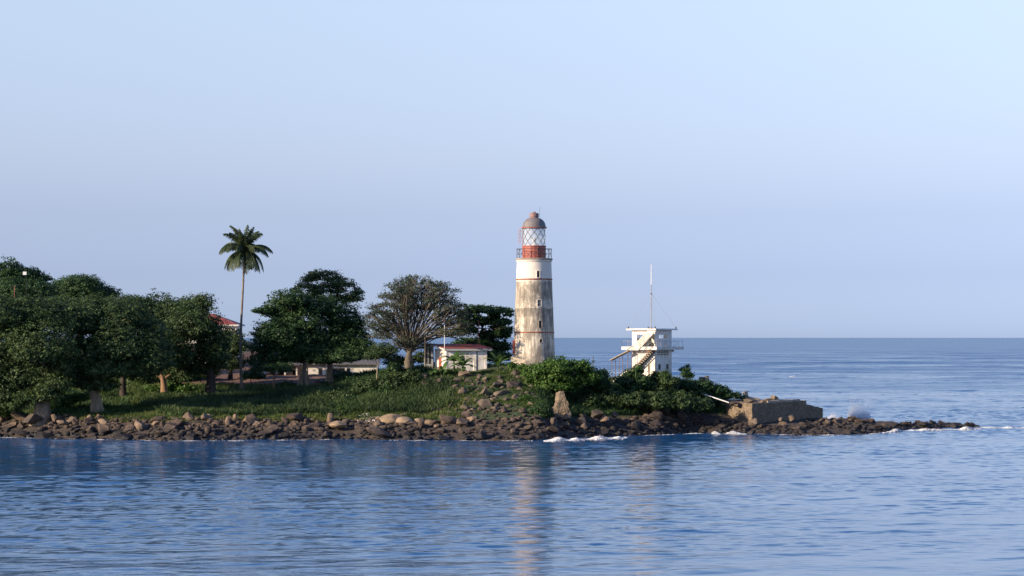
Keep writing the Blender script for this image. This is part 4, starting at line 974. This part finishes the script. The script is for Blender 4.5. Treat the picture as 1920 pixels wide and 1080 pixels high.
mb = MB(); tb(mb, -.55, TA+.75, -.55, TA+.75, zr0, zr1); mb.build('roof_slab', M['white'], WT)
mb = MB(); tb(mb, -1.1, TA+1.2, -1.1, TA+1.6, zf0, zf1); mb.build('balcony_slab', M['white'], WT)
mb = MB(); tb(mb, .3, TA-.3, .3, TA+1.1, zf0-.3, zf0-.003) if 0 else tb(mb, .3, TA-.3, TA+.003, TA+1.0, zf0-.32, zf0-.003); mb.build('balcony_beam', M['greywall'], WT)
mb = MB(); cor = [(-1.0, -1.0), (TA+1.1, -1.0), (TA+1.1, TA+1.5), (-1.0, TA+1.5), (-1.0, .6)]
def rail(pa, pb, n):
    for i in range(n+1):
        t_ = i/n; q = tp_(pa[0]+(pb[0]-pa[0])*t_, pa[1]+(pb[1]-pa[1])*t_, zf1); mb.tube([q, q+Vector((0, 0, .85))], .028, 5)
    for hh in (.85,): mb.tube([tp_(*pa, zf1+hh), tp_(*pb, zf1+hh)], .03, 5)
rail((TA+1.1, -1.0), (TA+1.1, TA+1.5), 5); rail((TA+1.1, -1.0), (2.6, -1.0), 2); rail((-1.0, -1.0), (-1.0, TA+1.5), 6); rail((TA+1.1, TA+1.5), (-1.0, TA+1.5), 5)
mb.build('balcony_railing', M['greymetal'], WT)
# vent blocks, windows, door of the base
for i in range(7):
    for j in range(2):
        v = .75+i*.42; z = tz(660.5)-j*.33; mb = MB(); tb(mb, -.012, .03, v-.13, v+.13, z-.11, z+.11); mb.build('vent_opening', M['darkhole'], WT)

for v in (1.15, 3.15):
    mb = MB(); tb(mb, -.02, .05, v-.26, v+.26, tz(692), tz(683)); wn = mb.build('window', M['darkhole'], WT)
    mb = MB(); tb(mb, -.1, .03, v-.34, v+.34, tz(692)-.09, tz(692)-.003); mb.build('sill', M['greywall'], wn)
mb = MB(); tb(mb, .95, 1.3, -.02, .05, tz(699), tz(684)); mb.build('door', M['wood'], WT)
# stair: rises along the left side, towards the corner
n = 13; us, ue = 3.4, -.2; zs, ze_ = tz(692), zf1-.12
mb = MB()
for i in range(n):
    u = us+(ue-us)*i/(n-1); z = zs+(ze_-zs)*i/(n-1); tb(mb, u-.2, u+.2, -1.15, -.12, z-.09, z)
    tb(mb, u-.2, u-.15, -1.15, -.12, z, z+.12)
mb.build('stair_tread', M['rust'], WT)
def slab(mb, u0, z0_, u1, z1_, v0, v1, th_):
    a_ = [tp_(u0, v0, z0_), tp_(u1, v0, z1_), tp_(u1, v1, z1_), tp_(u0, v1, z0_)]
    return mb.add([q-Vector((0, 0, th_)) for q in a_]+a_, BF)
mb = MB(); slab(mb, us+.3, zs-.35, ue, ze_-.35, -1.22, -1.16, .22); slab(mb, us+.3, zs-.35, ue, ze_-.35, -.11, -.05, .22); mb.build('stringer', M['wood'], WT)
mb = MB(); tb(mb, us-.2, us+1.0, -1.3, -.05, zs-.3, zs-.1); mb.build('landing', M['concrete'], WT)
mb = MB(); slab(mb, us+.9, zs-.1, us+3.6, tz(716), -1.35, -1.22, .28); mb.build('stair_wall', M['white'], WT)
mb = MB()
for i in range(8):
    u = us+.9+i*.34; z = zs-.3+(tz(718)-zs+.3)*i/7; tb(mb, u, u+.36, -1.2, -.1, z-.2, z)
mb.build('lower_steps', M['concrete'], WT)
# ribbed canopy over the stair: narrow sheets with laps
mb = MB(); VP = -1.2
def sheet(mb, pts, v0, v1):   # polygon in the plane along the stair, pts (u, z)
    n = len(pts); vs = [tp_(u, v0, z) for u, z in pts]+[tp_(u, v1, z) for u, z in pts]
    mb.add(vs, [tuple(range(n))[::-1], tuple(range(n, 2*n))]+[(i, (i+1) % n, n+(i+1) % n, n+i) for i in range(n)])
pu = lambda px: (1228-.643*12.43*1.2-px)/9.52
sheet(mb, [(pu(1229), tz(620)), (pu(1213), tz(620)), (pu(1181), tz(657)), (pu(1197), tz(657))], VP, VP+.06)
for q in (1.5, 5, 9, 13):
    sheet(mb, [(pu(1229-q), tz(620)), (pu(1228.4-q), tz(620)), (pu(1196.4-q), tz(657)), (pu(1197-q), tz(657))], VP-.06, VP-.001)
mb.build('side_sheeting', M['white'], WT)
mb = MB(); slab(mb, -.5, zr0-.1, 4.6, tz(656.5), VP-.02, -.3, .07); mb.build('upper_canopy', M['white'], WT)
mb = MB(); slab(mb, 3.9, tz(656.5)-.02, 7.5, tz(675.5), -1.55, -.6, .09); mb.build('lower_canopy', m_plain('old_sheet', (.42, .36, .28), .7, .3), WT)
mb = MB()
for u, za, zb in ((4.0, 6.5, tz(656.5)-.14), (5.6, 6.0, tz(666)-.14), (7.0, 6.0, tz(673.5)-.12)):
    for v in (-1.5, -.65): q = tp_(u, v, za); mb.tube([q, Vector((q.x, q.y, zb))], .045, 5)
mb.build('canopy_post', M['bark_red'], WT)
mb = MB()
mb.tube([tp_(us+.2, -1.2, zs+.75), tp_(ue, -1.2, ze_+.9)], .03, 5)
mb.build('handrail', M['greymetal'], WT)
for i in range(5): u = us+(ue-us)*i/4; z = zs+(ze_-zs)*i/4; MB().tube([tp_(u, -1.2, z), tp_(u, -1.2, z+.85)], .025, 5).build('rail_post', M['greymetal'], WT)
for i in range(5): u = us+.9+i*.65; z = zs-.1+(tz(716)-zs+.1)*i/4.15; MB().tube([tp_(u, -1.28, z), tp_(u, -1.28, z+.8)], .025, 5).build('rail_post', M['greymetal'], WT)
# ladder at the left corner
# mast on the roof: a thing of its own
q0 = tp_(TA*.42, TA*.35, zr1); q0.x = (1223-960)*ST; 
AM = empty('antenna_mast', q0); tag(AM, 'tall thin white radio mast guyed to the watchtower roof', 'antenna')
def mt(py): return Vector((q0.x, q0.y, tz(py)))
MB().tube([q0, mt(548), mt(533)], [.07, .06, .055], 8).build('lower_tube', M['greymetal'], AM); MB().tube([mt(532.9), mt(495)], [.065, .045], 8).build('upper_tube', M['whitemetal'], AM)
MB().box(q0.x-.3, q0.x+.3, q0.y-.3, q0.y+.3, zr1+.003, zr1+.12).build('base_plate', M['darkmetal'], AM)
MB().tube([mt(551), mt(549)], .12, 8).build('collar', M['darkmetal'], AM)
for uv in ((-.4, TA+.55), (TA+.5, -.3), (TA+.5, TA+.5), (-.3, -.3)):
    e = tp_(*uv, zr1+.1); MB().tube([mt(550), e], .012, 4).build('guy_wire', M['greymetal'], AM)
    MB().box(e.x-.09, e.x+.09, e.y-.09, e.y+.09, zr1+.002, zr1+.3).build('guy_anchor', M['darkmetal'], AM)

# ------------------------------------------------------------------ stone sea wall (old battery)
m, t, p, o = newmat('rubble_masonry'); pos = wpos(t)
vo = node(t, 'ShaderNodeTexVoronoi', feature='DISTANCE_TO_EDGE'); vo.inputs['Scale'].default_value = 2.2
nn = noise_n(t, 1.4, 3, .5, pos); mixv = node(t, 'ShaderNodeMix', data_type='VECTOR'); mixv.inputs[0].default_value = .18; t.links.new(pos, mixv.inputs[4]); t.links.new(nn.outputs[1], mixv.inputs[5]); t.links.new(mixv.outputs[1], vo.inputs['Vector'])
vc = node(t, 'ShaderNodeTexVoronoi'); vc.inputs['Scale'].default_value = 2.2; t.links.new(mixv.outputs[1], vc.inputs['Vector'])
nf = noise_n(t, 4, 6, .7, pos)
r1 = ramp(t, vc.outputs['Color'], [(0, (.08, .062, .045)), (1, (.215, .165, .115))]); r2 = ramp(t, vo.outputs[0], [(0, (.12, .10, .08)), (.07, (1, 1, 1))]); 
cc = mixc(t, .55, r1.outputs[0], r2.outputs[0], 'MULTIPLY'); cc = mixc(t, mathn(t, 'MULTIPLY', nf.outputs[0], .4), cc, (.34, .26, .17))
t.links.new(cc, p.inputs['Base Color']); p.inputs['Roughness'].default_value = .92
hh = mathn(t, 'ADD', mathn(t, 'MULTIPLY', mathn(t, 'MINIMUM', vo.outputs[0], .12), 4.0), mathn(t, 'MULTIPLY', nf.outputs[0], .5)); bump(t, p, hh, 1, .12)
M['masonry'] = m
def roughbox(poly, z0, z1s, step=.45, amp=.09):
    """a solid prism whose walls and top are subdivided and roughened"""
    bm = bmesh.new(); n = len(poly); vb = [bm.verts.new((a[0], a[1], z0)) for a in poly]; vt = [bm.verts.new((a[0], a[1], z1s[i])) for i, a in enumerate(poly)]
    bm.faces.new(vb[::-1]); bm.faces.new(vt)
    for i in range(n): bm.faces.new((vb[i], vb[(i+1) % n], vt[(i+1) % n], vt[i]))
    bmesh.ops.triangulate(bm, faces=bm.faces)
    for _ in range(5):
        es = [e for e in bm.edges if e.calc_length() > step]
        if not es: break
        bmesh.ops.subdivide_edges(bm, edges=es, cuts=1); bmesh.ops.triangulate(bm, faces=[f for f in bm.faces if len(f.verts) > 3])
    for v in bm.verts:
        q = v.co; d = noise.noise_vector(q*1.3)*amp+noise.noise_vector(q*4)*amp*.4; v.co = q+d
    mb = MB(); bm.verts.index_update(); mb.v = [tuple(v.co) for v in bm.verts]; mb.f = [tuple(x.index for x in f.verts) for f in bm.faces]; bm.free(); return mb
def gp(px, D): return ((px-960)*D/F, D)
SWc = empty('sea_wall', (gp(1410, 331)[0], 331, 1.2)); tag(SWc, 'old stone sea wall with a sunlit left face and a dark right face', 'wall')
ztp = 4.25
poly = [gp(1410, 331), gp(1512, 346), gp(1470, 354), gp(1334, 343)]
roughbox(poly, .2, [ztp, ztp, ztp, ztp+.25]).build('bastion', M['masonry'], SWc)
poly = [gp(1497, 347), gp(1508, 345.6), gp(1543, 351), gp(1530, 355), gp(1490, 353)]
roughbox(poly, .2, [3.9, 3.8, 2.9, 2.8, 3.7], amp=.12).build('broken_end', M['masonry'], SWc)
poly = [gp(1409, 330.7), gp(1513, 345.8), gp(1511, 346.9), gp(1411, 331.9)]
roughbox([gp(1440, 335.2), gp(1500, 344), gp(1497, 345.4), gp(1438, 336.6)], ztp-.05, [ztp+.28]*4, amp=.05).build('coping', M['concrete'], SWc)
# blocks on top
def block(name, label, px, py, D, w_, d_, h_, rz, tilt=0, mat='concrete'):
    b = P(px, py, D); 
    mb = roughbox([(-w_/2, -d_/2), (w_/2, -d_/2), (w_/2, d_/2), (-w_/2, d_/2)], 0, [h_]*4, .3, .07)
    o = mb.build(name, M[mat]); o.location = b; o.rotation_euler = (0, tilt, rz); tag(o, label, 'rubble block'); return o
block('fallen_block', 'long pale fallen concrete block on top of the sea wall', 1409, 751, 340, 2.2, .8, .55, .15, .16)
block('fallen_block', 'upright chunk at the left end of the long fallen block', 1399, 744.5, 340.5, .6, .6, .9, .4, -.2)
block('fallen_block', 'brown broken slab right of the long fallen block', 1440, 753, 341, 1.0, .9, .45, .3, -.15, 'masonry')
block('fallen_block', 'pointed brown chunk at the right end of the broken slabs', 1451, 752, 342, 1.0, .8, .75, .8, .35, 'masonry')
block('ruin_block', 'small square ruined block standing on the slope right of the watchtower', 1326, 716, 341, .5, .5, .95, .3, 0)
block('ruin_block', 'low broken wall piece left of the small square ruined block', 1317, 716, 341.2, .95, .4, .75, .1, 0, 'masonry')
for i, (px, py, rx, ry, lab) in enumerate([(1377, 756, 10, 4, 'flat stone beside the lower end of the white pipe on the sea wall'), (1405, 752, 15, 5, 'broad pale stone heaped on the middle of the sea wall'), (1428, 755, 12, 5, 'rounded pale stone at the sea wall corner top'), (1392, 758, 8, 3, 'small pale stone low on the sunlit wall top')]):
    rk(RH, i+2, px, py, 334+i, rx, ry, lab)
b = P(1316, 738, 336); o = MB().tube([b, P(1340, 746, 335), P(1367, 755, 334)], [.06, .085, .08], 10).build('white_pipe', M['whitemetal'], loc=b, smooth=True); tag(o, 'long white pipe lying down the slope onto the sea wall', 'pipe')
# ruin above the rocks
D_ = 319
def rg_(px, dd): return ((px-960)*(D_+dd)/F, D_+dd)
RU = empty('ruined_masonry', P(1058, 782, D_)); tag(RU, 'broken standing chunk of masonry wall, tan on its left face, below the round bush', 'ruin')
q = lambda py: HC-(py-HY)*D_/F
def roughsil(pts, D, depth, amp, step=.28, skew=0.0):
    bm = bmesh.new(); fr = [bm.verts.new(P(a_, b_, D)) for a_, b_ in pts]; bk = [bm.verts.new(P(a_, b_, D)+Vector((skew, depth, 0))) for a_, b_ in pts]; n = len(pts)
    bm.faces.new(fr); bm.faces.new(bk[::-1])
    for i in range(n): bm.faces.new((fr[i], bk[i], bk[(i+1) % n], fr[(i+1) % n]))
    bmesh.ops.triangulate(bm, faces=bm.faces)
    for _ in range(5):
        es = [e for e in bm.edges if e.calc_length() > step]
        if not es: break
        bmesh.ops.subdivide_edges(bm, edges=es, cuts=1); bmesh.ops.triangulate(bm, faces=[f for f in bm.faces if len(f.verts) > 3])
    for v in bm.verts: q = v.co; v.co = q+noise.noise_vector(q*1.1)*amp+noise.noise_vector(q*3.5)*amp*.5
    bm.verts.index_update(); mb = MB(); mb.v = [tuple(v.co) for v in bm.verts]; mb.f = [tuple(x.index for x in f.verts) for f in bm.faces]; bm.free(); return mb
roughsil([(1036,786),(1040,768),(1047,760),(1048,748),(1050,736),(1058,734),(1061,748),(1067,757),(1066,772),(1060,786)], D_, 1.7, .16, skew=-.5).build('wall_stub', M['masonry'], RU)
roughsil([(1056,786),(1060,772),(1066,768),(1071,776),(1070,786)], D_-.5, 1.2, .2).build('broken_foot', M['masonry'], RU)

# ------------------------------------------------------------------ foam and spray
VO = np.array([(1,0,0),(-1,0,0),(0,1,0),(0,-1,0),(0,0,1),(0,0,-1)], float); FO = np.array([(0,2,4),(2,1,4),(1,3,4),(3,0,4),(2,0,5),(1,2,5),(3,1,5),(0,3,5)])
def foamband(name, label, pts, n, w0, w1, s0, s1, hmax):
    """froth: many small irregular lumps along a line on the water; pts (px, D)"""
    pts = np.array(pts, float); vs = []; fs = []; b = 0
    L = np.concatenate([[0], np.cumsum(np.hypot(np.diff(pts[:, 0])*.08, np.diff(pts[:, 1])))])
    for i in range(n*4):
        t = rng.uniform(0, L[-1]); px = np.interp(t, L, pts[:, 0]); D = np.interp(t, L, pts[:, 1])
        g = .55+.45*math.sin(px*.11)*math.sin(px*.037+1)
        if rng.uniform() > (g*1.25-.25 if w1 < .7 else .35+.65*g): continue
        D += rng.normal()*.5*(w0+(w1-w0)*g); x = (px-960)*D/F
        s = rng.uniform(s0, s1)*(.5+g)*(.85 if w1 > .7 else .6); hz = hmax*rng.uniform(0, 1)**2.2*g*(.65+.35*math.sin(px*.17+1.3*math.sin(px*.07)))**2
        sh = VO*np.array([s*rng.uniform(1, 3), s, s*.4])*(1+.2*rng.normal(size=(6, 1)))
        vs.append(sh+np.array([x, D, hz])); fs.append(FO+b); b += 6
    o = mesh_np(name, np.concatenate(vs), np.concatenate(fs), M['spray'], smooth=False); tag(o, label, 'foam', kind='stuff'); return o
V1, F1 = ico(1)
foamband('breaking_wave_foam', 'white breaking foam at the rocks below the round bush', [(1022, 303.5), (1060, 306), (1100, 308), (1130, 310), (1175, 312.5)], 3600, .9, 2.8, .06, .15, .38)
foamband('shoreline_foam', 'thin broken line of white foam along the shore rocks', [(0, 314.5), (160, 308.5), (320, 303.5), (480, 305), (640, 307.5), (740, 305.5), (860, 304), (1000, 304)], 700, .15, .4, .03, .08, .08)
foamband('spit_foam', 'white surf washing along both sides of the spit', [(1650, 331), (1672, 334), (1690, 336), (1740, 338.5), (1810, 342), (1840, 344)], 4200, .7, 2.2, .06, .16, .35)
foamband('breaker_foam', 'white patch of surf breaking at the near side of the spit', [(1656, 330.5), (1672, 332.5), (1690, 335), (1704, 336.5)], 2200, 1.0, 2.6, .08, .18, .55)
foamband('surf_line', 'white surf line behind and beyond the tip of the spit', [(1700, 354), (1760, 355), (1820, 352), (1850, 349), (1890, 347), (1925, 345)], 2600, .5, 1.4, .06, .15, .25)
foamband('wall_foam', 'white wash at the rocks below the sea wall', [(1336, 325.5), (1350, 324.5), (1365, 325.5), (1385, 325.5), (1400, 325)], 500, .3, .8, .05, .13, .7)
foamband('rock_foam', 'thin foam along the outer rocks below the spit', [(1180, 318), (1300, 326.5), (1420, 325.5), (1500, 321.5), (1600, 321.5), (1650, 328)], 500, .2, .4, .04, .1, .1)
foamband('far_foam', 'small whitecaps on the distant rollers', [(1482, 806), (1490, 806)], 30, .5, 1, .1, .22, .5)
# spray burst
VO = np.array([(1,0,0),(-1,0,0),(0,1,0),(0,-1,0),(0,0,1),(0,0,-1)], float); FO = np.array([(0,2,4),(2,1,4),(1,3,4),(3,0,4),(2,0,5),(1,2,5),(3,1,5),(0,3,5)])
vs = []; fs = []; b = 0
def drop(fx, h, s):
    global b
    D = 373+rng.normal()*.8; vs.append(VO*s*rng.uniform(.6, 1.4, 3)+np.array([(fx-960)*D/F, D, .5+h])); fs.append(FO+b); b += 6
JET = [(rng.uniform(-8, 22), rng.uniform(1.0, 3.6), rng.uniform(-6, 18)) for _ in range(13)]
for i in range(6500):
    bx, hh, ln_ = JET[rng.integers(13)]; u = rng.uniform()**1.5; drop(1602+bx+ln_*u+rng.normal()*(1.5+3.5*u), hh*u+rng.normal()*.12*u, rng.uniform(.02, .07)*(1.1-.3*u))
for i in range(2500): drop(rng.uniform(1590, 1632), rng.uniform()**2.5*.9, rng.uniform(.03, .09))
for i in range(900): fx = rng.normal(1562, 6); drop(fx, abs(rng.normal())*.4*max(0, 1-abs(fx-1562)/16), rng.uniform(.03, .08))
o = mesh_np('sea_spray', np.concatenate(vs), np.concatenate(fs), M['mist'], smooth=True); tag(o, 'burst of white spray thrown up behind the spit', 'spray', kind='stuff')
